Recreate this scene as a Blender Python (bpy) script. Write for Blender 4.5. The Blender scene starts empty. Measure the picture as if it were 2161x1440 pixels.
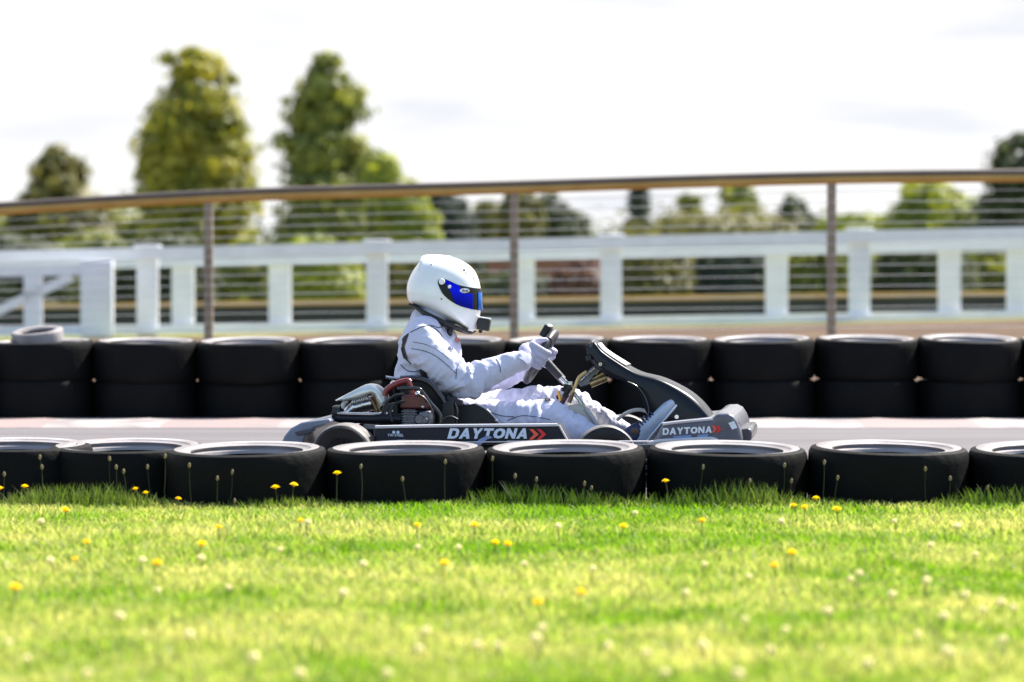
import bpy, bmesh, math, random
import numpy as np
from mathutils import Vector, Matrix
from mathutils.bvhtree import BVHTree

random.seed(7)
rng = np.random.default_rng(7)
S = bpy.context.scene
COL = S.collection

# ------------------------------------------------------------------ camera
F_PX, PW, PH = 7350.0, 2161.0, 1440.0          # focal length in photo pixels, photo size
CAM = Vector((0.0, -15.0, 0.884))
PITCH = math.atan(144.0 / F_PX)
cam_d = bpy.data.cameras.new("camera")
cam = bpy.data.objects.new("camera", cam_d)
COL.objects.link(cam)
cam.location = CAM
cam.rotation_euler = (math.pi / 2 - PITCH, 0, 0)
cam_d.sensor_width = 36.0
cam_d.lens = 36.0 * F_PX / PW
cam_d.clip_start = 0.1
cam_d.clip_end = 3000
cam_d.dof.use_dof = True
cam_d.dof.focus_distance = 14.75
cam_d.dof.aperture_fstop = 2.7
S.camera = cam

# ------------------------------------------------------------------ world, sun, exposure
TO_SUN = Vector((0.54, 0.47, 0.86)).normalized()
SUN_EL = math.asin(TO_SUN.z)
SUN_AZ = math.atan2(TO_SUN.x, TO_SUN.y)
world = bpy.data.worlds.new("World")
S.world = world
world.use_nodes = True
nt = world.node_tree
nt.nodes.clear()
w_out = nt.nodes.new('ShaderNodeOutputWorld')
w_bg = nt.nodes.new('ShaderNodeBackground')
w_bg.inputs['Strength'].default_value = 0.1
nt.links.new(w_bg.outputs[0], w_out.inputs[0])
sky = nt.nodes.new('ShaderNodeTexSky')
sky.sky_type = 'NISHITA'
sky.sun_disc = False
sky.sun_elevation = SUN_EL
sky.sun_rotation = SUN_AZ
tc = nt.nodes.new('ShaderNodeTexCoord')
sep = nt.nodes.new('ShaderNodeSeparateXYZ')
nt.links.new(tc.outputs['Generated'], sep.inputs[0])


def wmath(op, a, b=None, clamp=False):
    n = nt.nodes.new('ShaderNodeMath')
    n.operation = op
    n.use_clamp = clamp
    for i, v in enumerate((a, b)):
        if v is None:
            continue
        if isinstance(v, (int, float)):
            n.inputs[i].default_value = v
        else:
            nt.links.new(v, n.inputs[i])
    return n.outputs[0]


# clouds: a bright bank over the far horizon, thinning to blue overhead and behind the camera
wn = nt.nodes.new('ShaderNodeTexNoise')
wn.inputs['Scale'].default_value = 2.2
wn.inputs['Detail'].default_value = 6
nt.links.new(tc.outputs['Generated'], wn.inputs['Vector'])
lowness = wmath('SUBTRACT', 1.0, wmath('MULTIPLY', sep.outputs['Z'], 1.5))
cov = wmath('ADD', wmath('MULTIPLY', sep.outputs['Y'], 0.9), wmath('MULTIPLY', lowness, 0.55))
cov = wmath('ADD', cov, wmath('MULTIPLY', wmath('SUBTRACT', wn.outputs['Fac'], 0.5), 1.6))
cov = wmath('MULTIPLY', cov, 1.3, clamp=True)
# fine streaks in the bank
mp = nt.nodes.new('ShaderNodeMapping')
mp.inputs['Scale'].default_value = (10, 10, 55)
nt.links.new(tc.outputs['Generated'], mp.inputs['Vector'])
wn2 = nt.nodes.new('ShaderNodeTexNoise')
wn2.inputs['Scale'].default_value = 1.0
wn2.inputs['Detail'].default_value = 4
nt.links.new(mp.outputs[0], wn2.inputs['Vector'])
ramp = nt.nodes.new('ShaderNodeValToRGB')
ramp.color_ramp.elements[0].position = 0.33
ramp.color_ramp.elements[0].color = (0.84, 0.86, 0.91, 1)
ramp.color_ramp.elements[1].position = 0.46
ramp.color_ramp.elements[1].color = (1.0, 1.0, 1.0, 1)
nt.links.new(wn2.outputs['Fac'], ramp.inputs['Fac'])
cl = nt.nodes.new('ShaderNodeVectorMath')
cl.operation = 'SCALE'
cl.inputs['Scale'].default_value = 4.0
nt.links.new(ramp.outputs['Color'], cl.inputs[0])
wmix = nt.nodes.new('ShaderNodeMix')
wmix.data_type = 'RGBA'
nt.links.new(cov, wmix.inputs['Factor'])
nt.links.new(sky.outputs[0], wmix.inputs['A'])
nt.links.new(cl.outputs[0], wmix.inputs['B'])
nt.links.new(wmix.outputs['Result'], w_bg.inputs['Color'])

sun_d = bpy.data.lights.new("sun", 'SUN')
sun_d.energy = 4.8
sun_d.angle = math.radians(0.5)
sun_d.color = (1.0, 0.95, 0.86)
sun = bpy.data.objects.new("sun", sun_d)
COL.objects.link(sun)
sun.rotation_euler = TO_SUN.to_track_quat('Z', 'Y').to_euler()
sun.location = (10, 15, 30)

S.view_settings.view_transform = 'Standard'
S.view_settings.look = 'None'
S.view_settings.gamma = 1.0
S.view_settings.exposure = 1.42
S.render.engine = 'CYCLES'
S.cycles.use_denoising = True
S.cycles.max_bounces = 8
S.cycles.transparent_max_bounces = 8

# ------------------------------------------------------------------ pixel -> place helpers
_cp, _sp = math.cos(PITCH), math.sin(PITCH)


def ray(px, py):
    u, v = (px - PW / 2) / F_PX, (PH / 2 - py) / F_PX
    return Vector((u, _cp + v * _sp, -_sp + v * _cp))   # y forward


def at(px, py, Y):
    d = ray(px, py)
    return CAM + d * ((Y - CAM.y) / d.y)


def px_m(Y):
    return F_PX / (Y - CAM.y)


YAW = math.radians(-6.0)
_cy, _sy = math.cos(YAW), math.sin(YAW)


def kl(px, py, ly):
    """kart-local point seen at photo pixel (px,py) on the kart's fore-aft plane y = ly"""
    d = ray(px, py)
    n = Vector((-_sy, _cy, 0))
    t = (ly - CAM.dot(n)) / d.dot(n)
    p = CAM + d * t
    return Vector((p.x * _cy + p.y * _sy, ly, p.z))


# ------------------------------------------------------------------ mesh builder
class MB:
    def __init__(self):
        self.v, self.f = [], []

    def add(self, vs, fs):
        o = len(self.v)
        self.v += [tuple(p) for p in vs]
        self.f += [tuple(i + o for i in f) for f in fs]
        return self

    def box(self, c, s, rot=None):
        c = Vector(c)
        vs = []
        for x in (-.5, .5):
            for y in (-.5, .5):
                for z in (-.5, .5):
                    p = Vector((x * s[0], y * s[1], z * s[2]))
                    if rot:
                        p = rot @ p
                    vs.append(c + p)
        return self.add(vs, [(0, 1, 3, 2), (4, 6, 7, 5), (0, 4, 5, 1), (2, 3, 7, 6), (0, 2, 6, 4), (1, 5, 7, 3)])

    def beam(self, a, b, w, h, up=(0, 0, 1)):
        a, b = Vector(a), Vector(b)
        t = (b - a)
        L = t.length
        t.normalize()
        u = Vector(up)
        u = (u - t * u.dot(t)).normalized()
        n = t.cross(u)
        R = Matrix((t, n, u)).transposed()
        return self.box((a + b) / 2, (L, w, h), R)

    def tube(self, pts, r, seg=10, closed=False, caps=True):
        pts = [Vector(p) for p in pts]
        n = len(pts)
        rs = r if isinstance(r, (list, tuple)) else [r] * n
        vs, fs = [], []
        nrm = None
        for i, p in enumerate(pts):
            if closed:
                t = pts[(i + 1) % n] - pts[i - 1]
            else:
                t = pts[min(i + 1, n - 1)] - pts[max(i - 1, 0)]
            t.normalize()
            if nrm is None:
                a = Vector((0, 0, 1)) if abs(t.z) < .9 else Vector((1, 0, 0))
                nrm = (a - t * a.dot(t)).normalized()
            else:
                nrm = (nrm - t * nrm.dot(t)).normalized()
            b = t.cross(nrm)
            for k in range(seg):
                a = 2 * math.pi * k / seg
                vs.append(p + (nrm * math.cos(a) + b * math.sin(a)) * rs[i])
        m = n if closed else n - 1
        for i in range(m):
            for k in range(seg):
                i2, k2 = (i + 1) % n, (k + 1) % seg
                fs.append((i * seg + k, i * seg + k2, i2 * seg + k2, i2 * seg + k))
        if caps and not closed:
            fs.append(tuple(range(seg - 1, -1, -1)))
            fs.append(tuple((n - 1) * seg + k for k in range(seg)))
        return self.add(vs, fs)

    def loft(self, secs, seg=20, cap_round=True):
        """secs: (centre, in-plane half, y half). Ellipses square to the path."""
        P = [Vector(s[0]) for s in secs]
        A = [s[1] for s in secs]
        B = [s[2] for s in secs]
        Ts = []
        for i in range(len(P)):
            t = P[min(i + 1, len(P) - 1)] - P[max(i - 1, 0)]
            Ts.append(t.normalized())
        rings = []
        if cap_round:
            for q in (80, 55, 30):
                c, s = math.cos(math.radians(q)), math.sin(math.radians(q))
                rings.append((P[0] - Ts[0] * A[0] * .8 * s, A[0] * c, B[0] * c, Ts[0]))
        for i in range(len(P)):
            rings.append((P[i], A[i], B[i], Ts[i]))
        if cap_round:
            for q in (30, 55, 80):
                c, s = math.cos(math.radians(q)), math.sin(math.radians(q))
                rings.append((P[-1] + Ts[-1] * A[-1] * .8 * s, A[-1] * c, B[-1] * c, Ts[-1]))
        vs, fs = [], []
        for (p, a, b, t) in rings:
            y = Vector((0, 1, 0)) if abs(t.y) < .9 else Vector((1, 0, 0))
            n2 = (y - t * y.dot(t)).normalized()
            n1 = t.cross(n2)
            for k in range(seg):
                g = 2 * math.pi * k / seg
                vs.append(p + n1 * a * math.cos(g) + n2 * b * math.sin(g))
        for i in range(len(rings) - 1):
            for k in range(seg):
                k2 = (k + 1) % seg
                fs.append((i * seg + k, i * seg + k2, (i + 1) * seg + k2, (i + 1) * seg + k))
        fs.append(tuple(range(seg - 1, -1, -1)))
        fs.append(tuple((len(rings) - 1) * seg + k for k in range(seg)))
        return self.add(vs, fs)

    def lathe(self, prof, seg=40, c=(0, 0, 0), axis='z', closed=False):
        c = Vector(c)
        vs, fs = [], []
        n = len(prof)
        for k in range(seg):
            a = 2 * math.pi * k / seg
            for (r, h) in prof:
                if axis == 'z':
                    p = (r * math.cos(a), r * math.sin(a), h)
                elif axis == 'y':
                    p = (r * math.cos(a), h, r * math.sin(a))
                else:
                    p = (h, r * math.cos(a), r * math.sin(a))
                vs.append(c + Vector(p))
        m = n if closed else n - 1
        for k in range(seg):
            k2 = (k + 1) % seg
            for i in range(m):
                i2 = (i + 1) % n
                fs.append((k * n + i, k2 * n + i, k2 * n + i2, k * n + i2))
        return self.add(vs, fs)

    def prism(self, poly, y0, y1):
        """poly: list of (x,z) or Vectors (x,_,z); extruded along y"""
        pts = [(p[0], p[2]) if len(p) == 3 else (p[0], p[1]) for p in poly]
        n = len(pts)
        vs = [(x, y0, z) for x, z in pts] + [(x, y1, z) for x, z in pts]
        fs = [tuple(range(n)), tuple(range(2 * n - 1, n - 1, -1))]
        for i in range(n):
            j = (i + 1) % n
            fs.append((i, i + n, j + n, j))
        return self.add(vs, fs)

    def ball(self, c, r, seg=14, rings=9):
        c = Vector(c)
        r = (r, r, r) if isinstance(r, (int, float)) else r
        vs, fs = [], []
        for i in range(1, rings):
            th = math.pi * i / rings
            for k in range(seg):
                a = 2 * math.pi * k / seg
                vs.append(c + Vector((r[0] * math.sin(th) * math.cos(a), r[1] * math.sin(th) * math.sin(a), r[2] * math.cos(th))))
        top, bot = len(vs), len(vs) + 1
        vs += [c + Vector((0, 0, r[2])), c - Vector((0, 0, r[2]))]
        for i in range(rings - 2):
            for k in range(seg):
                k2 = (k + 1) % seg
                fs.append((i * seg + k, (i + 1) * seg + k, (i + 1) * seg + k2, i * seg + k2))
        for k in range(seg):
            k2 = (k + 1) % seg
            fs.append((top, k, k2))
            fs.append((bot, (rings - 2) * seg + k2, (rings - 2) * seg + k))
        return self.add(vs, fs)

    def grid(self, rows):
        """rows: list of equal-length lists of points"""
        nr, nc = len(rows), len(rows[0])
        vs = [p for r in rows for p in r]
        fs = [(i * nc + j, i * nc + j + 1, (i + 1) * nc + j + 1, (i + 1) * nc + j) for i in range(nr - 1) for j in range(nc - 1)]
        return self.add(vs, fs)

    def mesh(self, name, smooth=True, sharp=38):
        me = bpy.data.meshes.new(name)
        me.from_pydata(self.v, [], self.f)
        bm = bmesh.new()
        bm.from_mesh(me)
        bmesh.ops.recalc_face_normals(bm, faces=bm.faces)
        bm.to_mesh(me)
        bm.free()
        if smooth:
            me.polygons.foreach_set('use_smooth', [True] * len(me.polygons))
            me.set_sharp_from_angle(angle=math.radians(sharp))
        me.update()
        return me

    def build(self, name, mat, parent=None, smooth=True, sharp=38, bevel=0, solid=0):
        o = bpy.data.objects.new(name, self.mesh(name, smooth, sharp))
        o.data.materials.append(mat)
        COL.objects.link(o)
        if parent:
            o.parent = parent
        if solid:
            m = o.modifiers.new('solidify', 'SOLIDIFY')
            m.thickness = solid
            m.offset = -1
        if bevel:
            m = o.modifiers.new('bevel', 'BEVEL')
            m.width = bevel
            m.segments = 3
            m.limit_method = 'ANGLE'
            m.angle_limit = math.radians(35)
        return o


def empty(name, loc=(0, 0, 0), rz=0):
    o = bpy.data.objects.new(name, None)
    o.location = loc
    o.rotation_euler = (0, 0, rz)
    o.empty_display_size = .1
    COL.objects.link(o)
    return o


def tag(o, label=None, cat=None, group=None, kind=None):
    for k, v in (('label', label), ('category', cat), ('group', group), ('kind', kind)):
        if v:
            o[k] = v
    return o


def copy_tree(o, parent=None):
    c = o.copy()
    COL.objects.link(c)
    if parent:
        c.parent = parent
    for ch in list(o.children):
        copy_tree(ch, c)
    return c


def bake(o, mods):
    """apply modifiers by evaluating them"""
    for kind, props in mods:
        m = o.modifiers.new(kind.lower(), kind)
        for k, v in props.items():
            setattr(m, k, v)
    dg = bpy.context.evaluated_depsgraph_get()
    dg.update()
    me = bpy.data.meshes.new_from_object(o.evaluated_get(dg))
    o.modifiers.clear()
    o.data = me
    me.polygons.foreach_set('use_smooth', [True] * len(me.polygons))
    return o


# ------------------------------------------------------------------ materials
def pm(name, col, rough=.5, metal=0., var=.12, scale=9., bump=0., bscale=60., coat=0., col2=None, spec=.5, rvar=0.):
    m = bpy.data.materials.new(name)
    m.use_nodes = True
    t = m.node_tree
    b = t.nodes['Principled BSDF']
    b.inputs['Metallic'].default_value = metal
    b.inputs['Roughness'].default_value = rough
    b.inputs['Coat Weight'].default_value = coat
    b.inputs['Coat Roughness'].default_value = .08
    b.inputs['Specular IOR Level'].default_value = spec
    co = t.nodes.new('ShaderNodeTexCoord')
    n = t.nodes.new('ShaderNodeTexNoise')
    n.inputs['Scale'].default_value = scale
    n.inputs['Detail'].default_value = 5
    t.links.new(co.outputs['Object'], n.inputs['Vector'])
    r = t.nodes.new('ShaderNodeValToRGB')
    c2 = col2 or tuple(min(1, c * (1 + var)) for c in col)
    c1 = col if col2 else tuple(c * (1 - var) for c in col)
    r.color_ramp.elements[0].position = .32
    r.color_ramp.elements[1].position = .68
    r.color_ramp.elements[0].color = (*c1, 1)
    r.color_ramp.elements[1].color = (*c2, 1)
    t.links.new(n.outputs['Fac'], r.inputs['Fac'])
    t.links.new(r.outputs['Color'], b.inputs['Base Color'])
    if rvar:
        mr = t.nodes.new('ShaderNodeMapRange')
        mr.inputs['To Min'].default_value = max(.02, rough - rvar)
        mr.inputs['To Max'].default_value = rough + rvar
        t.links.new(n.outputs['Fac'], mr.inputs['Value'])
        t.links.new(mr.outputs[0], b.inputs['Roughness'])
    if bump:
        n2 = t.nodes.new('ShaderNodeTexNoise')
        n2.inputs['Scale'].default_value = bscale
        n2.inputs['Detail'].default_value = 6
        t.links.new(co.outputs['Object'], n2.inputs['Vector'])
        bp = t.nodes.new('ShaderNodeBump')
        bp.inputs['Strength'].default_value = bump
        bp.inputs['Distance'].default_value = .01
        t.links.new(n2.outputs['Fac'], bp.inputs['Height'])
        t.links.new(bp.outputs['Normal'], b.inputs['Normal'])
    return m


def leaf_mat(name, c1, c2, trans=.5, scale=.6, attr=True):
    """diffuse + translucent leaves; per-leaf attribute 'tint' mixes two leaf colours"""
    m = bpy.data.materials.new(name)
    m.use_nodes = True
    t = m.node_tree
    t.nodes.clear()
    out = t.nodes.new('ShaderNodeOutputMaterial')
    at_ = t.nodes.new('ShaderNodeAttribute')
    at_.attribute_name = 'tint'
    r = t.nodes.new('ShaderNodeMix')
    r.data_type = 'RGBA'
    r.inputs['A'].default_value = (*c1, 1)
    r.inputs['B'].default_value = (*c2, 1)
    t.links.new(at_.outputs['Fac'], r.inputs['Factor'])
    d = t.nodes.new('ShaderNodeBsdfPrincipled')
    d.inputs['Roughness'].default_value = .55
    d.inputs['Specular IOR Level'].default_value = .3
    tr = t.nodes.new('ShaderNodeBsdfTranslucent')
    hs = t.nodes.new('ShaderNodeHueSaturation')
    hs.inputs['Saturation'].default_value = 1.15
    hs.inputs['Value'].default_value = 1.5
    t.links.new(r.outputs['Result'], hs.inputs['Color'])
    t.links.new(r.outputs['Result'], d.inputs['Base Color'])
    t.links.new(hs.outputs['Color'], tr.inputs['Color'])
    mx = t.nodes.new('ShaderNodeMixShader')
    mx.inputs['Fac'].default_value = trans
    t.links.new(d.outputs[0], mx.inputs[1])
    t.links.new(tr.outputs[0], mx.inputs[2])
    t.links.new(mx.outputs[0], out.inputs['Surface'])
    return m


M = {}
M['tyre'] = pm('tyre_rubber', (.010, .010, .011), .5, var=.25, scale=6, bump=.25, bscale=40, rvar=.1)
M['tyre_dusty'] = pm('tyre_rubber_weathered', (.0035, .0035, .004), .6, col2=(.006, .006, .0062), scale=5, bump=.3, bscale=30, rvar=.06, spec=.1)
M['sunlit_sidewall'] = pm('grey_sunlit_sidewall', (.16, .145, .148), .5, col2=(.34, .31, .315), scale=3, bump=.3, bscale=30, rvar=.08)  # pale grey paints in the sunlight on the tyres' upper sidewalls
M['slick'] = pm('slick_sidewall', (.010, .010, .011), .5, col2=(.02, .019, .02), scale=20, bump=.1, rvar=.1, spec=.3)
M['tread'] = pm('worn_slick_tread', (.12, .11, .105), .5, col2=(.20, .185, .18), scale=25, bump=.1, rvar=.1)
M['black'] = pm('black_plastic', (.007, .009, .016), .36, var=.2, spec=.25, coat=.08, bump=.03, bscale=30, rvar=.08)
M['pod'] = pm('pod_plastic', (.010, .012, .021), .4, var=.2, spec=.3, scale=14, bump=.05, rvar=.1)
M['matt'] = pm('matt_black', (.012, .012, .013), .55, var=.2, bump=.1)
M['tube'] = pm('painted_tube', (.015, .016, .02), .22, var=.2, coat=.5)
M['nose'] = pm('nose_plastic', (.135, .135, .165), .32, col2=(.085, .085, .11), scale=14, coat=.4, rvar=.1)
M['lip'] = pm('pale_plastic', (.62, .6, .62), .4, var=.08)
M['greyplast'] = pm('grey_plastic', (.05, .05, .06), .35, var=.2, coat=.3)
M['wheelgrip'] = pm('wheel_grip', (.028, .028, .034), .42, var=.2, bump=.1)
M['bumper'] = pm('rear_bumper_plastic', (.20, .23, .30), .35, col2=(.14, .16, .22), coat=.4, rvar=.1)
M['steel'] = pm('bright_steel', (.62, .62, .64), .25, metal=1, var=.15, scale=25, bump=.08, rvar=.12)
M['alu'] = pm('cast_aluminium', (.15, .15, .175), .45, metal=.8, var=.25, scale=30, bump=.2, rvar=.1)
M['shield'] = pm('heat_shield', (.80, .80, .74), .38, metal=.55, var=.12, scale=18, bump=.15, bscale=25, rvar=.12)
M['burnt'] = pm('burnt_steel', (.16, .09, .05), .35, metal=.9, col2=(.30, .20, .12), scale=30, bump=.1)
M['red'] = pm('red_enamel', (.075, .006, .009), .4, var=.4, scale=20, coat=.3)
M['redtube'] = pm('red_tube', (.19, .016, .018), .35, var=.3, coat=.4)
M['yellowhose'] = pm('tan_hose', (.72, .50, .20), .4, var=.1)
M['orange'] = pm('orange_cable', (.75, .38, .05), .4, var=.1)
M['tank'] = pm('cream_tank', (.62, .58, .48), .4, var=.08, scale=5)
M['brass'] = pm('brass_fitting', (.38, .27, .13), .35, metal=.8, var=.3, scale=40)
M['suit'] = pm('suit_fabric', (.62, .62, .76), .9, var=.05, scale=7, bump=.25, bscale=55, spec=.2)
M['glove'] = pm('glove_fabric', (.50, .48, .62), .85, var=.06, scale=30, bump=.2, bscale=90, spec=.2)
M['helmet'] = pm('helmet_paint', (.88, .88, .885), .2, var=.02, scale=4, coat=.7)
M['helmet_trim'] = pm('helmet_trim', (.012, .012, .014), .5, var=.2)
M['visor'] = pm('visor_black', (.005, .006, .009), .35, var=.1, spec=.3)
M['lens'] = pm('blue_mirror', (.0, .006, .58), .16, metal=.85, var=.2, scale=12)
M['cyan'] = pm('cyan_mirror', (.0, .16, .75), .14, metal=.85, var=.15, scale=12)
M['gusset'] = pm('stretch_panel', (.010, .010, .014), .8, var=.2, bump=.2)
M['piping'] = pm('dark_piping', (.07, .075, .14), .7, var=.2)
M['shoe'] = pm('shoe_leather', (.46, .52, .62), .5, var=.12, scale=25, bump=.1)
M['shoe_dark'] = pm('shoe_dark', (.015, .03, .09), .5, var=.3, scale=25)
M['brown'] = pm('brown_leather', (.14, .07, .035), .5, var=.25, scale=25)
M['deco_white'] = pm('decal_white', (.62, .70, .82), .4, var=.06, scale=40)
M['deco_pale'] = pm('decal_pale', (.80, .82, .86), .4, var=.05, scale=40)
M['deco_blue'] = pm('decal_blue', (.22, .30, .55), .4, var=.1, scale=30)
M['deco_red'] = pm('decal_red', (.72, .02, .025), .4, var=.1, scale=40)
M['deco_orange'] = pm('decal_orange', (.80, .10, .05), .4, var=.1, scale=40)
M['white_paint'] = pm('white_fence_paint', (.80, .80, .86), .5, var=.07, scale=2.5, bump=.05, rvar=.1)
M['rust'] = pm('weathered_steel', (.075, .058, .055), .6, col2=(.115, .08, .06), scale=3, bump=.2, bscale=20)
M['wood'] = pm('rail_wood', (.46, .24, .05), .6, col2=(.58, .33, .09), scale=3, bump=.2, bscale=20)
M['post'] = pm('post_steel', (.25, .19, .14), .6, col2=(.33, .25, .18), scale=3, bump=.2, bscale=20)
M['galv'] = pm('galvanised_wire', (.62, .62, .62), .35, metal=.3, var=.1)
M['brick'] = pm('red_brick', (.26, .11, .10), .8, col2=(.34, .17, .15), scale=2.5, bump=.2)
M['roof'] = pm('grey_roof', (.10, .095, .10), .8, var=.25, scale=3)
M['window'] = pm('dark_glass', (.02, .025, .03), .1, var=.1)
M['bark'] = pm('bark', (.09, .065, .045), .85, var=.35, scale=5, bump=.5, bscale=12)
M['barrier'] = pm('barrier_rubber', (.010, .016, .015), .6, var=.3, scale=2)
M['ochre'] = pm('ochre_capping', (.50, .30, .08), .6, col2=(.38, .24, .08), scale=2)
M['flower_y'] = leaf_mat('dandelion_petals', (.85, .62, .015), (.85, .62, .015), trans=.5)
M['flower_w'] = leaf_mat('clover_florets', (.80, .76, .58), (.80, .76, .58), trans=.55)
M['stem'] = pm('flower_stem', (.035, .05, .014), .8, var=.2)


# ground: mown grass, thin and yellow in places
def ground_mat():
    m = pm('meadow_ground', (.14, .18, .04), .9, col2=(.27, .26, .10), scale=.45, bump=.6, bscale=25, spec=.1)
    return m


def road_mat():
    # asphalt drawn out along the driving line: rubbered-in streaks and paler dusty bands
    m = pm('asphalt', (.118, .110, .118), .9, col2=(.165, .154, .163), scale=.9, bump=.25, bscale=220, spec=.15)
    t = m.node_tree
    co = t.nodes['Texture Coordinate']
    mp_ = t.nodes.new('ShaderNodeMapping')
    mp_.inputs['Scale'].default_value = (.25, 4.0, 1)
    t.links.new(co.outputs['Object'], mp_.inputs['Vector'])
    for nn in t.nodes:
        if nn.type == 'TEX_NOISE' and nn.inputs['Scale'].default_value < 1:
            t.links.new(mp_.outputs[0], nn.inputs['Vector'])
    return m


def kerb_mat():
    m = bpy.data.materials.new('kerb_paint')
    m.use_nodes = True
    t = m.node_tree
    b = t.nodes['Principled BSDF']
    b.inputs['Roughness'].default_value = .6
    co = t.nodes.new('ShaderNodeTexCoord')
    se = t.nodes.new('ShaderNodeSeparateXYZ')
    t.links.new(co.outputs['Object'], se.inputs[0])
    mu = t.nodes.new('ShaderNodeMath')
    mu.operation = 'MULTIPLY'
    mu.inputs[1].default_value = .75
    t.links.new(se.outputs['X'], mu.inputs[0])
    fr = t.nodes.new('ShaderNodeMath')
    fr.operation = 'FRACT'
    t.links.new(mu.outputs[0], fr.inputs[0])
    gt = t.nodes.new('ShaderNodeMath')
    gt.operation = 'GREATER_THAN'
    gt.inputs[1].default_value = .5
    t.links.new(fr.outputs[0], gt.inputs[0])
    mx = t.nodes.new('ShaderNodeMix')
    mx.data_type = 'RGBA'
    mx.inputs['A'].default_value = (.32, .29, .28, 1)
    mx.inputs['B'].default_value = (.28, .205, .198, 1)
    t.links.new(gt.outputs[0], mx.inputs['Factor'])
    n = t.nodes.new('ShaderNodeTexNoise')
    n.inputs['Scale'].default_value = 4
    n.inputs['Detail'].default_value = 6
    t.links.new(co.outputs['Object'], n.inputs['Vector'])
    cr = t.nodes.new('ShaderNodeValToRGB')
    cr.color_ramp.elements[0].position = .45
    cr.color_ramp.elements[1].position = .62
    t.links.new(n.outputs['Fac'], cr.inputs['Fac'])
    mx2 = t.nodes.new('ShaderNodeMix')
    mx2.data_type = 'RGBA'
    mx2.inputs['B'].default_value = (.22, .19, .195, 1)
    t.links.new(cr.outputs['Color'], mx2.inputs['Factor'])
    t.links.new(mx.outputs['Result'], mx2.inputs['A'])
    t.links.new(mx2.outputs['Result'], b.inputs['Base Color'])
    return m


# ------------------------------------------------------------------ ground, track, kerb
def gz(x, y):
    """ground height: flat at the track, rising gently beyond the far tyre wall and to the right"""
    t = min(max((y - 6.5) / 24.0, 0), 1)
    x = max(-60, min(60, x))
    return t * (.15 + .021 * x)


ys = [-40, -14, -8, -5, -3.4, -2.5, -1.5, 0, 3, 6.3, 6.8, 8, 10, 12, 15, 18, 21, 24, 27, 30.5, 34, 40, 60, 100, 200, 500, 1500]
xs = [-900, -300, -120, -60, -30, -20, -14, -10, -7, -5, -3, -1.5, 0, 1.5, 3, 5, 7, 10, 14, 20, 30, 60, 120, 300, 900]
g = MB().grid([[(x, y, gz(x, y)) for x in xs] for y in ys])
ground = g.build('ground', ground_mat(), sharp=180)
tag(ground, kind='structure')

yt = [-1.98, 0, 3, 5.0, 7.0]
road = MB().grid([[(x, y, gz(x, y) + .004) for x in (-60, -20, -8, 0, 8, 20, 60)] for y in yt]).build('road', road_mat())
tag(road, kind='structure')
kb = MB()
prof = [(4.75, .0), (4.80, .008), (5.0, .016), (5.62, .02), (5.66, .0)]
kb.grid([[(x, y, z + .005) for x in np.linspace(-40, 40, 81)] for y, z in prof])
kerb = kb.build('kerb', kerb_mat())
tag(kerb, kind='structure')
dirt_m = pm('dry_dirt', (.075, .048, .036), .95, col2=(.125, .085, .055), scale=.8, bump=.5, bscale=10, spec=.1)
dirt = MB().grid([[(x, y, gz(x, y) + .008) for x in xs] for y in (7.0, 8, 10, 12, 15, 18, 21, 24, 27, 29.6)]).build('dirt_verge', dirt_m, sharp=180)
tag(dirt, kind='structure')


# ------------------------------------------------------------------ tyres of the barriers
def barrier_tyre_mesh(R, H, rb, name):
    """closed lathe profile of a road tyre lying flat: tread, shoulders, sidewalls, beads and hollow inside"""
    p = [(R * .992, H * .10), (R, H * .22), (R, H * .78), (R * .992, H * .90), (R * .965, H * .97), (R * .90, H),
         (R * .80, H * .985), (R * .785, H * .965), (R * .70, H * .95), (rb * 1.1, H * .90), (rb, H * .87), (rb * .98, H * .82),
         (rb * 1.05, H * .79), (R * .80, H * .83), (R * .90, H * .7), (R * .92, H * .5), (R * .90, H * .3), (R * .80, H * .17),
         (rb * 1.05, H * .21), (rb * .98, H * .18), (rb, H * .13), (rb * 1.1, H * .10), (R * .70, H * .05), (R * .785, H * .035),
         (R * .80, H * .015), (R * .90, 0), (R * .965, H * .03)]
    mb = MB().lathe(p, seg=72, closed=True)
    n_main = len(mb.f)
    me = mb.mesh(name)
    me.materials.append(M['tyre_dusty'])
    me.materials.append(M['sunlit_sidewall'])
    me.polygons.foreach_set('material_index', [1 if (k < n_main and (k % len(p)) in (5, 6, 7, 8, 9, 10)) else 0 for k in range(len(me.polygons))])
    me.update()
    return me


ORD = ['first', 'second', 'third', 'fourth', 'fifth', 'sixth', 'seventh', 'eighth', 'ninth', 'tenth', 'eleventh', 'twelfth', 'thirteenth', 'fourteenth', 'fifteenth']
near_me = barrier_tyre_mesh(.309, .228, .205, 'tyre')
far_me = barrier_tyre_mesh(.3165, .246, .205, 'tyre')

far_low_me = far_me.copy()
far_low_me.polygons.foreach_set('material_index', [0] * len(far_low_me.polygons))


def put_tyre(me, loc, label, group, tilt=(0, 0), rz=0):
    o = bpy.data.objects.new('tyre', me)
    o.location = loc
    o.rotation_euler = (tilt[0], tilt[1], rz)
    COL.objects.link(o)
    tag(o, label, 'tyre', group)
    return o


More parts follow.
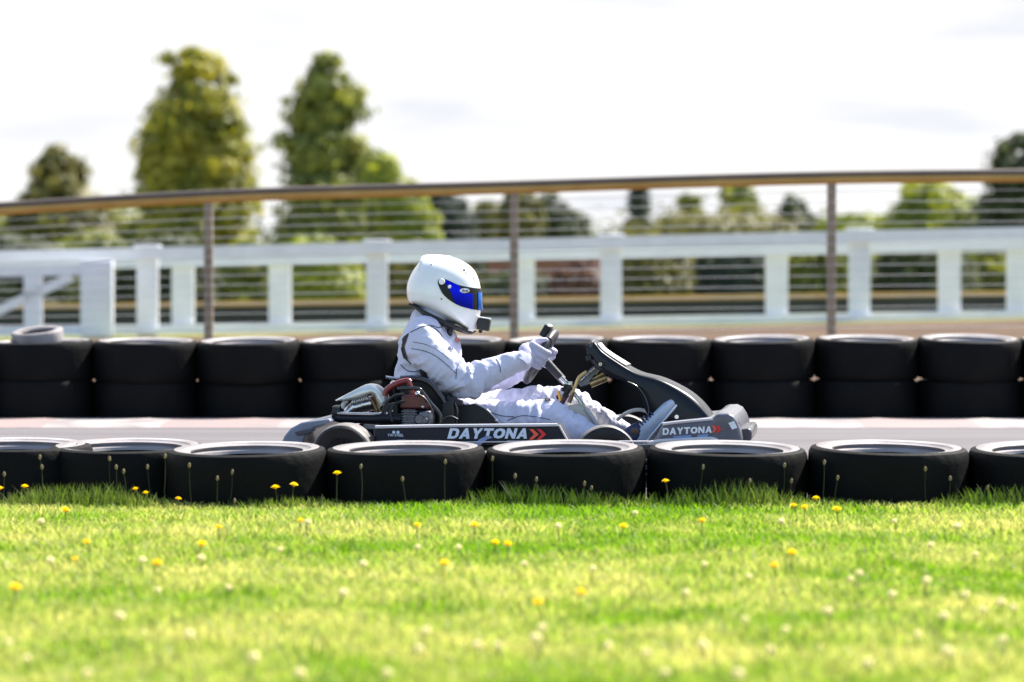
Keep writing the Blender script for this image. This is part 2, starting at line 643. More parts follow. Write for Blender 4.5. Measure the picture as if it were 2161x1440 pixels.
NY = -1.62
near_spec = [(-160, .50, 0), (30, .28, 1), (270, .24, 2), (523, -.02, 3), (857, 0, 4), (1194, 0, 5), (1533, .02, 6), (1873, 0, 7), (2213, 0, 8)]
near_spec = near_spec[1:]
near_desc = ['cut off by the left edge of the photo', 'half tucked behind its neighbour', 'in front of the rear bumper',
             'below the kart rear wheel', 'below the kart front wheel', 'just below the kart nose',
             'ahead of the kart nose', 'cut off by the right edge of the photo']
for i, (px, dy, k) in enumerate(near_spec):
    Y = NY + dy
    x = at(px, 950, Y).x
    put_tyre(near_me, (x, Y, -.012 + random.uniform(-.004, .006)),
             f'{ORD[i]} tyre in the low near row, {near_desc[i]}', 'tyres lying along the near verge',
             tilt=(math.radians(2.7 + random.uniform(-.6, .6)), math.radians(random.uniform(-.9, .9))))

FY = 6.0
far_c = [-126 + 217 * k for k in range(12)]
for i, pc in enumerate(far_c):
    x0 = at(pc, 800, FY).x
    for lv in range(2):
        nm = 'upper' if lv else 'lower'
        tx = math.radians(2.6 + random.uniform(-.8, 1.6)) if lv else 0
        ty = math.radians(random.uniform(-1.6, .8))
        x = x0 + random.uniform(-.005, .005)
        zz = gz(x, FY) - .004 + (.0 if not lv else .243) + .010 * (x / 3.2 if lv else 0)
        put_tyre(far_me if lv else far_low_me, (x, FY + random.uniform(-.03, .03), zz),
                 f'{nm} tyre of the {ORD[i]} stack from the left in the far black tyre wall', 'stacked tyres of the far wall',
                 tilt=(tx, ty if lv else ty * .3))
# the odd one lying on top at the left
p = at(75, 718, FY + .1)
lt_ = put_tyre(far_me, (p.x, FY + .24, .445), 'small loose tyre lying on top of the far wall, below the left gate', 'stacked tyres of the far wall', tilt=(math.radians(9), math.radians(-5)))
lt_.scale = (.5, .5, .38)
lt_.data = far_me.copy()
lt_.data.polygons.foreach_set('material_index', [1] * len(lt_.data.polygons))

# ------------------------------------------------------------------ go-kart
kart = empty('go_kart', (0, 0, 0), YAW)
tag(kart, 'black racing go-kart with DAYTONA lettering on its side pod and nose', 'go-kart')


def K(pts, ly):
    return [kl(p[0], p[1], ly) for p in pts]


def smooth_path(pts, n=6):
    """Catmull-Rom through pts"""
    pts = [Vector(p) for p in pts]
    out = []
    for i in range(len(pts) - 1):
        p0, p1, p2, p3 = pts[max(i - 1, 0)], pts[i], pts[i + 1], pts[min(i + 2, len(pts) - 1)]
        for k in range(n):
            t = k / n
            out.append(.5 * ((2 * p1) + (p2 - p0) * t + (2 * p0 - 5 * p1 + 4 * p2 - p3) * t * t + (3 * p1 - p0 - 3 * p2 + p3) * t ** 3))
    out.append(pts[-1])
    return out


def ktube(pts, r, n=6, seg=10):
    """pts (px,py,ly)"""
    return MB().tube(smooth_path([kl(*p) for p in pts], n), r, seg)


# frame: floor rails, cross tubes
fr = MB()
for s in (-1, 1):
    fr.tube(smooth_path([(-.92, .33 * s, .075), (-.5, .36 * s, .06), (.1, .36 * s, .055), (.45, .28 * s, .055), (.85, .26 * s, .06)], 6), .015)
for x in (-.7, -.3, .1, .5, .8):
    fr.tube([(x, -.34, .055), (x, .34, .055)], .013)
fr.tube([(-.72, -.6, .13), (-.72, .6, .13)], .02)          # rear axle
fr.tube([(.42, -.5, .125), (.42, .5, .125)], .012)
fr.build('frame', M['tube'], kart)
MB().box((.35, 0, .04), (1.0, .5, .006)).build('floor_tray', M['alu'], kart, smooth=False)


# wheels
def wheel(name, c, r, w, rim_r, steer=0, spin=0):
    t = empty(name, c, steer)
    t.parent = kart
    h = w / 2
    prof = [(rim_r, -h * .86), (rim_r + .012, -h * .95), (r * .86, -h * 1.0), (r * .95, -h * .92), (r * .99, -h * .76), (r, -h * .5), (r, h * .5),
            (r * .99, h * .76), (r * .95, h * .92), (r * .86, h), (rim_r + .012, h * .95), (rim_r, h * .86)]
    ty = MB().lathe(prof, 56, axis='y').build('tyre', M['slick'], t)
    ty.data.materials.append(M['tread'])
    ty.data.polygons.foreach_set('material_index', [1 if (k % (len(prof) - 1)) in (3, 4, 5, 6, 7) else 0 for k in range(len(ty.data.polygons))])
    rp = [(.012, -h * .25), (.03, -h * .3), (.034, -h * .2), (rim_r * .8, -h * .12), (rim_r * .88, -h * .55), (rim_r * .98, -h * .9), (rim_r * 1.02, -h * .84),
          (rim_r * .9, 0), (rim_r * 1.02, h * .84), (rim_r * .98, h * .9), (rim_r * .88, h * .5), (rim_r * .8, h * .2), (.034, h * .3), (.012, h * .3)]
    rb = MB().lathe(rp, 40, axis='y')
    for k in range(3):
        a = spin + k * 2 * math.pi / 3
        rb.tube([(.024 * math.cos(a), -h * .38, .024 * math.sin(a)), (.024 * math.cos(a), -h * .2, .024 * math.sin(a))], .005, 6)
    rb.build('rim', M['alu'], t)
    return t


RW = kl(728, 893, -.58)
rr = RW.z / 2
FW = kl(1278, 897, -.545)
fr_ = FW.z / 2
for s in (-1, 1):
    wheel('rear_wheel', (RW.x, .58 * s, rr), rr, .205, .066)
    wheel('front_wheel', (FW.x, .545 * s, fr_), fr_, .125, .066, steer=math.radians(7.5))

# side pods
pod_poly = [(788, 903), (795, 900.5), (1178, 896), (1183, 899), (1203, 938), (790, 940)]
pod_near = MB().prism(K(pod_poly, -.60), -.605, -.44).build('side_pod', M['pod'], kart, bevel=.012)
MB().prism([(v.x, v.z) for v in K(pod_poly, -.60)], .44, .605).build('side_pod', M['pod'], kart, bevel=.012)
# bright top edge and lower flange of the pod
MB().tube(smooth_path(K([(792, 901.5), (900, 899.5), (1050, 898), (1176, 897)], -.606), 4), .0065, 8).build('edge_trim', M['lip'], pod_near)
MB().tube(K([(1180, 898), (1201, 936)], -.606), .004, 8).build('edge_trim', M['lip'], pod_near)
lf = MB().tube(K([(800, 935), (1070, 932.5)], -.611), .0025, 6)
lf.tube(K([(1070, 932), (1370, 932)], -.611), .0035, 6)
lf.build('lower_flange', M['lip'], pod_near)
for px, py in ((913, 933), (950, 936), (1168, 931.5)):
    MB().ball(kl(px, py, -.613), .0075, 10, 6).build('bolt', M['steel'], pod_near)
MB().tube(smooth_path(K([(790, 944), (1000, 945), (1360, 944), (1510, 941)], -.56), 4), .013, 8).build('side_bar', M['tube'], kart)


# lettering
def text_mb(body, shear=0., offset=.0, size=1.):
    cu = bpy.data.curves.new('txt', 'FONT')
    cu.body = body
    cu.size = size
    cu.shear = shear
    cu.offset = offset
    cu.resolution_u = 4
    o = bpy.data.objects.new('txt', cu)
    COL.objects.link(o)
    dg = bpy.context.evaluated_depsgraph_get()
    dg.update()
    me = bpy.data.meshes.new_from_object(o.evaluated_get(dg))
    vs = [v.co.copy() for v in me.vertices]
    fs = [tuple(p.vertices) for p in me.polygons]
    bpy.data.objects.remove(o)
    x0, x1 = min(v.x for v in vs), max(v.x for v in vs)
    y0, y1 = min(v.y for v in vs), max(v.y for v in vs)
    return [((v.x - x0) / (x1 - x0), (v.y - y0) / (y1 - y0)) for v in vs], fs


def quad_map(uv, q):
    """uv in unit square -> bilinear between q = [bottom-left, bottom-right, top-right, top-left]"""
    u, v = uv
    a = q[0].lerp(q[1], u)
    b = q[3].lerp(q[2], u)
    return a.lerp(b, v)


LET = {  # hand-drawn heavy block capitals: strokes as polygons in a unit box
    'D': [[(0, 0), (.3, 0), (.3, 1), (0, 1)], [(.3, 0), (.62, 0), (.62, .24), (.3, .24)], [(.3, .76), (.62, .76), (.62, 1), (.3, 1)],
          [(.62, 0), (.85, .08), (1, .3), (1, .7), (.85, .92), (.62, 1), (.62, .76), (.7, .64), (.7, .36), (.62, .24)]],
    'A': [[(0, 0), (.3, 0), (.56, .8), (.62, 1), (.38, 1)], [(.62, 1), (.44, .8), (.7, 0), (1, 0)], [(.25, .2), (.75, .2), (.68, .42), (.32, .42)]],
    'Y': [[(.35, 0), (.65, 0), (.65, .45), (.35, .45)], [(0, 1), (.35, .4), (.65, .45), (.33, 1)], [(1, 1), (.67, 1), (.37, .45), (.65, .4)]],
    'T': [[(.34, 0), (.66, 0), (.66, .76), (.34, .76)], [(0, .76), (1, .76), (1, 1), (0, 1)]],
    'O': [[(.5, 0), (.15, .1), (0, .32), (0, .68), (.15, .9), (.5, 1), (.5, .76), (.36, .7), (.3, .58), (.3, .42), (.36, .3), (.5, .24)],
          [(.5, 0), (.5, .24), (.64, .3), (.7, .42), (.7, .58), (.64, .7), (.5, .76), (.5, 1), (.85, .9), (1, .68), (1, .32), (.85, .1)]],
    'N': [[(0, 0), (.28, 0), (.28, 1), (0, 1)], [(.72, 0), (1, 0), (1, 1), (.72, 1)], [(.28, 1), (.28, .55), (.72, 0), (.72, .45)]],
}


def word_mb(word, q, gap=.10, shear=.28, lift=0.):
    """block lettering mapped on a quad; overlaps kept apart by a hair of depth"""
    mb = MB()
    w = {'D': 1, 'A': 1.08, 'Y': 1.0, 'T': .95, 'O': 1.1, 'N': 1.0}
    tot = sum(w[c] for c in word) + gap * (len(word) - 1)
    x = 0
    for c in word:
        for si, poly in enumerate(LET[c]):
            pts = []
            for (a, b) in poly:
                u = (x + a * w[c] + shear * b) / (tot + shear)
                p = quad_map((u, b), q)
                pts.append(p + Vector((0, -(.0008 * si + lift), 0)))
            mb.add(pts, [tuple(range(len(pts)))])
        x += w[c] + gap
    return mb


def q_px(bl_, br_, tr_, tl_, ly):
    return [kl(*bl_, ly), kl(*br_, ly), kl(*tr_, ly), kl(*tl_, ly)]


def flat(mb, name, mat, parent, th=.0015):
    o = mb.build(name, mat, parent, smooth=False)
    m = o.modifiers.new('solidify', 'SOLIDIFY')
    m.thickness = th
    m.offset = 0
    return o


PL = -.6085
flat(word_mb('DAYTONA', q_px((944, 926), (1118, 926), (1118, 904), (944, 904), PL)), 'lettering', M['deco_white'], pod_near)
# swoosh tail under the T and bar over it
sw = MB().add(K([(1000, 939), (1014, 939), (1029, 927), (1040, 924), (1030, 919), (1012, 927)], PL), [tuple(range(6))])
flat(sw, 'emblem', M['deco_blue'], pod_near)
# arrows
for dx, mt in ((0, 'deco_orange'), (16, 'deco_red')):
    ar = MB()
    ar.add(K([(1117 + dx, 906), (1125 + dx, 906), (1137 + dx, 917), (1124 + dx, 928), (1116 + dx, 928), (1127 + dx, 917)], PL - .001), [(0, 1, 2, 5), (5, 2, 3, 4)])
    flat(ar, 'arrow', M[mt], pod_near)
uv, fs = text_mb('TW STEEL', offset=.012)
q = q_px((818, 921.5), (852, 921.5), (852, 916), (818, 916), PL)
flat(MB().add([quad_map(t, q) for t in uv], fs), 'lettering', M['deco_white'], pod_near, .001)
em = MB()
for px in (831, 840):
    em.lathe([(0, -.001), (.0065, -.001), (.0065, 0)], 12, c=kl(px, 912.5, PL), axis='y')
em.build('emblem', M['deco_white'], pod_near)
flat(MB().add(K([(798, 936), (799, 931), (860, 927.5), (830, 932)], PL), [(0, 1, 2, 3)]), 'stripe', M['deco_blue'], pod_near)

# front nose / bumper
nose_poly = [(1397, 896), (1440, 891), (1502, 885.5), (1512, 873), (1536, 872), (1548, 878), (1557, 891), (1563, 908), (1567, 928), (1562, 942), (1378, 942)]
nose = MB().prism(K(nose_poly, -.50), -.50, .50).build('nose_cone', M['nose'], kart, bevel=.016)
MB().tube(smooth_path(K([(1398, 895), (1440, 890.5), (1503, 884.5)], -.499), 4), .006, 8).build('edge_trim', M['lip'], nose)
lip = MB().tube(smooth_path(K([(1366, 936), (1400, 931), (1440, 929), (1490, 926.5), (1508, 928), (1517, 936), (1519, 944)], -.515), 5), .009, 8)
lip.build('lower_lip', M['lip'], nose)  # the lip's white-lit edge is put into its pale colour
flat(word_mb('DAYTONA', q_px((1398, 918.5), (1503, 913.5), (1503, 899.5), (1398, 904), -.5035), shear=.05), 'lettering', M['deco_pale'], nose)
for dx, mt in ((0, 'deco_orange'), (9, 'deco_red')):
    ar = MB()
    ar.add(K([(1501 + dx, 899), (1507 + dx, 898.5), (1513 + dx, 906), (1507 + dx, 913), (1501 + dx, 913.5), (1507 + dx, 906)], -.5045), [(0, 1, 2, 5), (5, 2, 3, 4)])
    flat(ar, 'arrow', M[mt], nose)
sk = MB().add(K([(1420, 921), (1460, 918), (1458, 928), (1424, 930)], -.5035), [(0, 1, 2, 3)])
sk.add(K([(1472, 918), (1496, 916), (1490, 925), (1470, 927)], -.5035), [(0, 1, 2, 3)])
flat(sk, 'sticker', M['deco_blue'], nose)
flat(MB().add(K([(1537, 893), (1549, 889), (1556, 903), (1545, 907)], -.5045), [(0, 1, 2, 3)]), 'sticker', M['deco_pale'], nose)
MB().tube(smooth_path([kl(1557, 893, -.46), kl(1561, 902, -.3), kl(1561, 902, .3), kl(1557, 893, .46)], 4), .006, 8).build('bumper_strap', M['matt'], nose)
bp_ = MB().prism(K([(1541, 914), (1552, 908), (1580, 904), (1587, 911), (1586, 929), (1576, 936), (1545, 938)], -.42), -.40, .26)
bp_.build('front_bumper', M['greyplast'], kart, bevel=.012)

# rear bumper
rbp = [(594, 944), (604, 920), (618, 903), (640, 891), (700, 882), (705, 890), (668, 903), (650, 918), (640, 944)]
rear = MB().prism(K(rbp, -.5), -.56, .56).build('rear_bumper', M['bumper'], kart, bevel=.012)
MB().prism(K([(622, 912), (655, 905), (668, 907), (652, 916), (628, 920)], -.565), -.575, -.55).build('bumper_corner', M['greyplast'], rear, bevel=.004)

# tall front fairing: a hollow shell
outer = [(1243, 727), (1248, 723), (1259, 721), (1276, 740), (1310, 763), (1350, 785.5), (1400, 799), (1450, 824), (1482, 850), (1507, 882)]
inner = [(1240, 736), (1242, 745), (1252, 762), (1268, 779), (1295, 794), (1330, 808), (1356, 830), (1370, 868), (1400, 893), (1506, 889)]
wid = [.095, .10, .11, .125, .145, .16, .17, .175, .18, .18]
cs = [(-1, 1), (-1.0, .66), (-1, .33), (-.985, .10), (-.93, .03), (-.82, .0), (-.4, -.01), (0, -.012), (.4, -.01), (.82, 0), (.93, .03), (.985, .10), (1, .33), (1, .66), (1, 1)]
O_ = smooth_path([kl(*p, 0) for p in outer], 5)
I_ = smooth_path([kl(*p, 0) for p in inner], 5)
wd = np.interp(np.linspace(0, len(wid) - 1, len(O_)), range(len(wid)), wid)
rows = []
for o_, i_, w_ in zip(O_, I_, wd):
    row = []
    for a, b in cs:
        p = o_.lerp(i_, b)
        row.append(Vector((p.x, a * w_, p.z)))
    rows.append(row)
fairing = MB().grid(rows).build('front_fairing', M['black'], kart, sharp=60, solid=.006)
# pale number panel on the sloping top, upper cap of the fairing
rows2 = []
for k in range(12, 23):
    o_, w_ = O_[k], wd[k]
    nrm = Vector((.5, 0, .86))
    rows2.append([Vector((o_.x, a * w_ * .86, o_.z)) + nrm * (.006 + .004 * (1 - abs(a))) for a in (-1, -.5, 0, .5, 1)])
MB().grid(rows2).build('number_panel', M['lip'], fairing, solid=.004)
capb = MB().tube(smooth_path([kl(1247, 733, -.10), kl(1250, 724, -.09), kl(1252, 722, 0), kl(1250, 724, .09), kl(1247, 733, .10)], 4), .009, 8)
capb.build('top_edge', M['greyplast'], fairing)
MB().prism(K([(1236, 752), (1247, 750), (1250, 760), (1238, 762)], -.1), -.12, .12).build('fairing_mount', M['matt'], fairing, bevel=.003)
# thin cable loop and pale hoop inside the fairing
ktube([(1325, 806, -.185), (1345, 816, -.185), (1362, 840, -.185), (1369, 868, -.185), (1362, 890, -.185), (1345, 905, -.185)], .0022, 5, 6).build('cable', M['greyplast'], kart)
ktube([(1303, 886, .05), (1318, 874, .02), (1335, 867, -.02), (1352, 865, -.05), (1369, 870, -.08)], [.005] * 10 + [.008] * 11 + [.010] * 4 if False else .008, 6, 8).build('pedal_hoop', M['lip'], kart)

# pedals
for s in (-1, 1):
    pb = MB()
    pb.beam(kl(1405, 935, .17 * s), kl(1428, 880, .17 * s), .012, .012, up=(1, 0, 0))
    pb.tube([kl(1428, 880, .17 * s - .045), kl(1428, 880, .17 * s + .045)], .009, 8)
    pb.build('pedal', M['steel'], kart)

# seat: moulded shell with side wings
seat_poly = [(842, 800), (850, 795), (925, 796), (938, 808), (952, 828), (968, 848), (982, 855), (1003, 852), (1022, 860), (1040, 876), (1060, 903), (1062, 930), (870, 930), (852, 865)]
seat = empty('seat')
seat.parent = kart
for s in (-1, 1):
    MB().prism(K(seat_poly, -.24), *((-.25, -.232) if s < 0 else (.232, .25))).build('side_wing', M['matt'], seat, bevel=.006)
back_c = smooth_path([kl(*p, 0) for p in [(842, 796), (846, 830), (858, 880), (885, 922), (960, 934), (1055, 930)]], 5)
MB().grid([[Vector((p.x, y, p.z)) for y in np.linspace(-.24, .24, 9)] for p in back_c]).build('seat_shell', M['matt'], seat, solid=.008)
ktube([(845, 796, -.241), (885, 795.5, -.241), (925, 797, -.241), (939, 810, -.241), (953, 830, -.241), (969, 850, -.241)], .006, 4, 8).build('rolled_edge', M['black'], seat)
ktube([(1003, 852, -.252), (1022, 861, -.252), (1040, 877, -.252), (1060, 902, -.252)], .0035, 4, 8).build('thigh_edge', M['lip'], seat)
MB().ball(kl(1047, 888, -.255), .009, 8, 6).build('bolt', M['steel'], seat)

# engine on the near side
eng = empty('engine')
eng.parent = kart
EY = -.40
MB().prism(K([(853, 833), (897, 833), (906, 846), (908, 862), (848, 862), (850, 850)], EY), EY - .06, EY + .09).build('cylinder_head', M['red'], eng, bevel=.008)
cy = MB()
for k in range(6):
    yy = 866 + k * 5.4
    a, b = kl(850, yy, EY), kl(884, yy + 3.2, EY)
    cy.box(((a.x + b.x) / 2, EY + .01, (a.z + b.z) / 2), (abs(b.x - a.x), .13, abs(a.z - b.z)))
a, b = kl(854, 863, EY), kl(880, 902, EY)
cy.box(((a.x + b.x) / 2, EY + .01, (a.z + b.z) / 2), (abs(b.x - a.x), .11, abs(a.z - b.z)))
cy.build('finned_cylinder', M['alu'], eng, bevel=.002)
MB().prism(K([(888, 868), (912, 866), (916, 880), (914, 904), (890, 904)], EY), EY - .07, EY + .08).build('crankcase', M['alu'], eng, bevel=.008)
cb = MB().lathe([(0, -.075), (.018, -.075), (.024, -.06), (.026, .0)], 16, c=kl(890, 884, EY), axis='y')
cb.lathe([(0, -.09), (.010, -.09), (.014, -.07)], 12, c=kl(903, 886, EY), axis='y')
cb.build('carburettor', M['alu'], eng)
for px, py, r in ((881, 831, .012), (892, 859, .007), (826, 868, .010), (817, 873, .007)):
    MB().ball(kl(px, py, EY - .06), r, 10, 7).build('plug_cap', M['steel'], eng)
MB().prism(K([(820, 852), (846, 846), (850, 905), (810, 905), (808, 880)], EY + .06), EY - .02, EY + .12).build('airbox', M['matt'], eng, bevel=.012)
MB().prism(K([(934, 853), (958, 842), (962, 905), (930, 905), (928, 880)], EY + .06), EY + .03, EY + .14).build('fuel_pump', M['matt'], eng, bevel=.01)
for pts, r in (([(806, 876, EY - .06), (814, 852, EY - .06), (832, 836, EY - .06), (852, 832, EY - .06)], .0055),
               ([(882, 832, EY - .07), (897, 842, EY - .07), (908, 858, EY - .07), (914, 872, EY - .07)], .004),
               ([(828, 890, EY - .07), (824, 870, EY - .07), (834, 852, EY - .07), (852, 848, EY - .07)], .006),
               ([(930, 896, EY - .05), (938, 884, EY - .05), (952, 880, EY - .05), (966, 886, EY - .05)], .005)):
    ktube(pts, r, 6, 8).build('hose', M['matt'], eng)
# roll hoops over the engine
ktube([(812, 836, EY), (816, 824, EY), (835, 811, EY), (858, 804, EY), (866, 808, EY)], .013, 6).build('red_hoop', M['redtube'], eng)
ktube([(862, 806, EY - .01), (867, 818, EY - .01), (870, 832, EY - .01)], .011, 5).build('red_hoop', M['redtube'], eng)
MB().ball(kl(831, 811, EY + .01), .016, 12, 8).build('hoop_cap', M['steel'], eng)
ktube([(838, 821, EY - .03), (880, 820, EY - .03), (893, 830, EY - .03), (908, 850, EY - .03), (927, 872, EY - .03), (930, 886, EY - .03), (929, 905, EY - .03)], .008, 6).build('guard_tube', M['tube'], eng)
ktube([(845, 800, EY + .06), (880, 800, EY + .06), (905, 808, EY + .06), (925, 830, EY + .06), (945, 862, EY + .06), (958, 905, EY + .06)], .013, 6).build('guard_tube', M['tube'], eng)
ktube([(960, 850, EY + .05), (965, 868, EY + .05), (964, 885, EY + .05), (962, 905, EY + .05)], .006, 5).build('guard_tube', M['tube'], eng)
MB().tube([kl(814, 796, -.27), kl(840, 800, -.26)], .006, 8).build('seat_stay', M['steel'], eng)
MB().prism(K([(945, 836), (978, 846), (975, 858), (946, 852)], EY + .1), EY + .05, EY + .12).build('coil_cover', M['matt'], eng, bevel=.006)
ktube([(928, 826, EY + .1), (940, 831, EY + .1), (948, 838, EY + .1), (948, 846, EY + .1)], .004, 5, 8).build('hose', M['matt'], eng)

# exhaust: heat shield, header, silencer
exh = empty('exhaust')
exh.parent = kart
XY = -.30
sh_t = [(711, 844), (740, 829), (770, 814), (790, 812.5), (803, 821), (812, 832), (817, 846), (806, 858)]
sh_b = [(718, 845), (738, 845), (762, 840), (784, 831), (794, 834), (800, 846), (806, 858), (803, 862)]
st, sb = [kl(*p, XY) for p in sh_t], [kl(*p, XY) for p in sh_b]
rows = []
for a, b in zip(smooth_path(st, 3), smooth_path(sb, 3)):
    rows.append([Vector((b.x, XY - .055, b.z)), Vector((.5 * (a.x + b.x), XY - .058, .5 * (a.z + b.z))), Vector((a.x, XY - .045, a.z)),
                 Vector((a.x, XY + .02, a.z + .004)), Vector((a.x, XY + .09, a.z))])
MB().grid(rows).build('heat_shield', M['shield'], exh, solid=.003, sharp=70)
ktube([(800, 858, XY), (785, 852, XY), (765, 856, XY), (745, 863, XY), (735, 873, XY)], [.028] * 6 + [.032] * 6 + [.03] * 6 + [.025] * 7, 6, 16).build('header_pipe', M['steel'], exh)
ktube([(806, 842, XY - .01), (796, 836, XY - .01), (786, 840, XY - .01)], .012, 5).build('header_pipe', M['steel'], exh)
ktube([(803, 870, XY - .03), (797, 850, XY - .03), (788, 836, XY - .03)], .012, 6).build('flange', M['burnt'], exh)
ktube([(796, 870, XY - .035), (790, 855, XY - .035), (784, 843, XY - .035)], .008, 6).build('flange', M['burnt'], exh)
cs_ = MB()
pts = []
for k in range(72):
    t = k / 71
    c = kl(744 + 34 * t, 850 - 10 * t, XY - .04)
    a = t * 2 * math.pi * 7
    pts.append(c + Vector((.004 * math.cos(a), .010 * math.cos(a), .012 * math.sin(a))))
cs_.tube(pts, .0028, 6)
cs_.build('spring', M['steel'], exh)
ktube([(722, 862, XY - .03), (726, 852, XY - .03), (732, 846, XY - .03)], .010, 5).build('stay', M['lip'], exh)
sil = ktube([(703, 868, -.45), (709, 877, -.45), (722, 882, -.45), (780, 883, -.45), (815, 883, -.45), (845, 884, -.44)], [.012] * 4 + [.018] * 4 + [.022] * 22 + [.024], 6, 16)
sil.build('silencer', M['black'], exh)
MB().lathe([(.0, -.003), (.022, -.003), (.026, .01), (.026, .03)], 20, c=kl(704, 868, -.45), axis='x').build('silencer_tip', M['matt'], exh)
ktube([(712, 872, -.475), (760, 873.5, -.475), (802, 874, -.475)], .0055, 5, 8).build('top_highlight', M['steel'], exh)  # bright strip put in as the highlight along the silencer's top
MB().prism(K([(768, 896), (802, 898), (800, 906), (775, 905)], -.46), -.5, -.42).build('bracket', M['alu'], exh, bevel=.002)

# fuel tank between the legs
tank = MB().prism(K([(1188, 858), (1226, 850), (1238, 858), (1268, 905), (1272, 930), (1200, 930)], 0), -.07, .055).build('fuel_tank', M['tank'], kart, bevel=.02)
MB().tube(smooth_path(K([(1237, 862), (1256, 890), (1268, 908)], -.072), 4), .009, 8).build('tank_strap', M['lip'], tank)

# steering: wheel, column, hub
WC = kl(1141, 753, 0)
pxm = px_m(0)
WU = Vector((.50, 0, .866)).normalized()      # up along the wheel's face
WN = Vector((.866, 0, -.50)).normalized()     # down the column
WR = .138
ring = []
for k in range(40):
    a = 2 * math.pi * k / 40
    rad_u = WR * (.80 + .06 * math.cos(a) if math.cos(a) > .6 else .86)
    ring.append(WC + WU * rad_u * math.cos(a) + Vector((0, 1, 0)) * WR * math.sin(a))
stw = MB().tube(ring, .0155, 12, closed=True).build('steering_wheel', M['wheelgrip'], kart)
sp = MB()
for a in (0.15 * math.pi, -.15 * math.pi, .85 * math.pi, -.85 * math.pi):
    sp.beam(WC + WN * .02, WC + WU * WR * .82 * math.cos(a) + Vector((0, 1, 0)) * WR * math.sin(a) * .95, .022, .006, up=WN)
sp.lathe([(0, -.03), (.035, -.03), (.04, 0), (.03, .02)], 16, c=WC)
sp.build('spoke', M['matt'], stw)
rot = Matrix((WU.cross(WN) * -1, WU, WN)).transposed()
dsp = MB().box(WC + WU * .108 - WN * .035, (.12, .055, .03), rot).build('lap_timer', M['black'], stw, bevel=.006)
MB().box(WC + WU * .137 - WN * .032, (.10, .003, .018), rot).build('timer_top', M['lip'], dsp)
gr = MB().tube([p for p in ring[-5:]] + [p for p in ring[:6]], .019, 12)
gr.build('padded_grip', M['wheelgrip'], stw)
co = MB().tube([kl(1147, 757, 0), kl(1160, 772, 0), kl(1188, 802, 0)], [.02, .019, .017], 14)
co.build('column_boss', M['wheelgrip'], kart)
MB().tube([kl(1183, 797, -.012), kl(1207, 824, -.012)], .0125, 12).build('column_collar', M['steel'], kart)
MB().tube([kl(1205, 822, 0), kl(1272, 912, 0)], .009, 12).build('steering_column', M['steel'], kart)
MB().box(kl(1198, 818, -.01), (.035, .04, .03)).build('column_clamp', M['matt'], kart, bevel=.004)
MB().box(kl(1203, 810, -.02), (.022, .02, .018)).build('column_clamp', M['steel'], kart, bevel=.004)
# levers, hoses and the brake-fluid cluster under the fairing
ktube([(1205, 832, -.05), (1214, 815, -.05), (1222, 797, -.05), (1238, 785, -.05)], .0075, 6).build('brake_hose', M['yellowhose'], kart)
ktube([(1177, 826, -.06), (1181, 836, -.06), (1183, 846, -.06)], .0075, 5).build('brake_hose', M['orange'], kart)
MB().tube([kl(1183, 855, -.06), kl(1197, 832, -.05)], .011, 10).build('lever', M['red'], kart)
MB().tube([kl(1201, 850, -.05), kl(1210, 828, -.05)], .009, 10).build('lever', M['burnt'], kart)
jb = MB()
for px, py, r in ((1196, 827, .014), (1203, 820, .010), (1192, 836, .012), (1188, 822, .010), (1178, 838, .010)):
    jb.ball(kl(px, py, -.055), r, 10, 7)
jb.build('linkage_joint', M['matt'], kart)
MB().prism(K([(1218, 806), (1250, 775), (1263, 768), (1268, 776), (1240, 812), (1226, 817)], -.02), -.05, .03).build('bracket_plate', M['alu'], kart, bevel=.003)
hx = []
for k in range(60):
    t = k / 59
    c = kl(1224 + 32 * t, 805 - 28 * t, -.055)
    a = t * 2 * math.pi * 6
    hx.append(c + Vector((.007 * math.cos(a) * .7, .012 * math.sin(a), .007 * math.cos(a) * .7)))
MB().tube(hx, .003, 6).build('spring', M['steel'], kart)
MB().tube([kl(1246, 811, -.03), kl(1280, 797, -.03)], .017, 14).build('fluid_reservoir', M['brass'], kart)
MB().tube([kl(1252, 800, -.03), kl(1274, 788, -.03)], .011, 12).build('fluid_reservoir', M['brass'], kart)
MB().tube([kl(1262, 772, -.03), kl(1252, 782, -.04)], .012, 10).build('bracket_end', M['steel'], kart)
MB().lathe([(.003, 0), (.007, 0), (.007, -.004), (.003, -.004)], 12, c=kl(1267, 769, -.15), axis='y', closed=True).build('ring_fitting', M['steel'], kart)

# ------------------------------------------------------------------ driver
HR, HL = -.19, .19
PXL = 1 / 490.0


def sec(px, py, a_px, b, ly=0.):
    return (kl(px, py, ly), a_px * PXL, b)


def chain(pts):
    """pts (px,py,ly,r_m) -> loft sections"""
    P = [kl(p[0], p[1], p[2]) for p in pts]
    R = [p[3] for p in pts]
    Ps = smooth_path(P, 4)
    Rs = np.interp(np.linspace(0, len(R) - 1, len(Ps)), range(len(R)), R)
    return [(p, float(r), float(r)) for p, r in zip(Ps, Rs)]


body = MB()
tor = [sec(925, 885, 52, .165), sec(912, 858, 56, .175), sec(904, 820, 62, .175), sec(902, 780, 63, .18), sec(906, 745, 68, .19), sec(907, 717, 62, .19),
       sec(908, 694, 52, .165), sec(912, 676, 44, .11), sec(919, 662, 38, .08), sec(928, 650, 32, .07)]
body.loft(tor, 28)
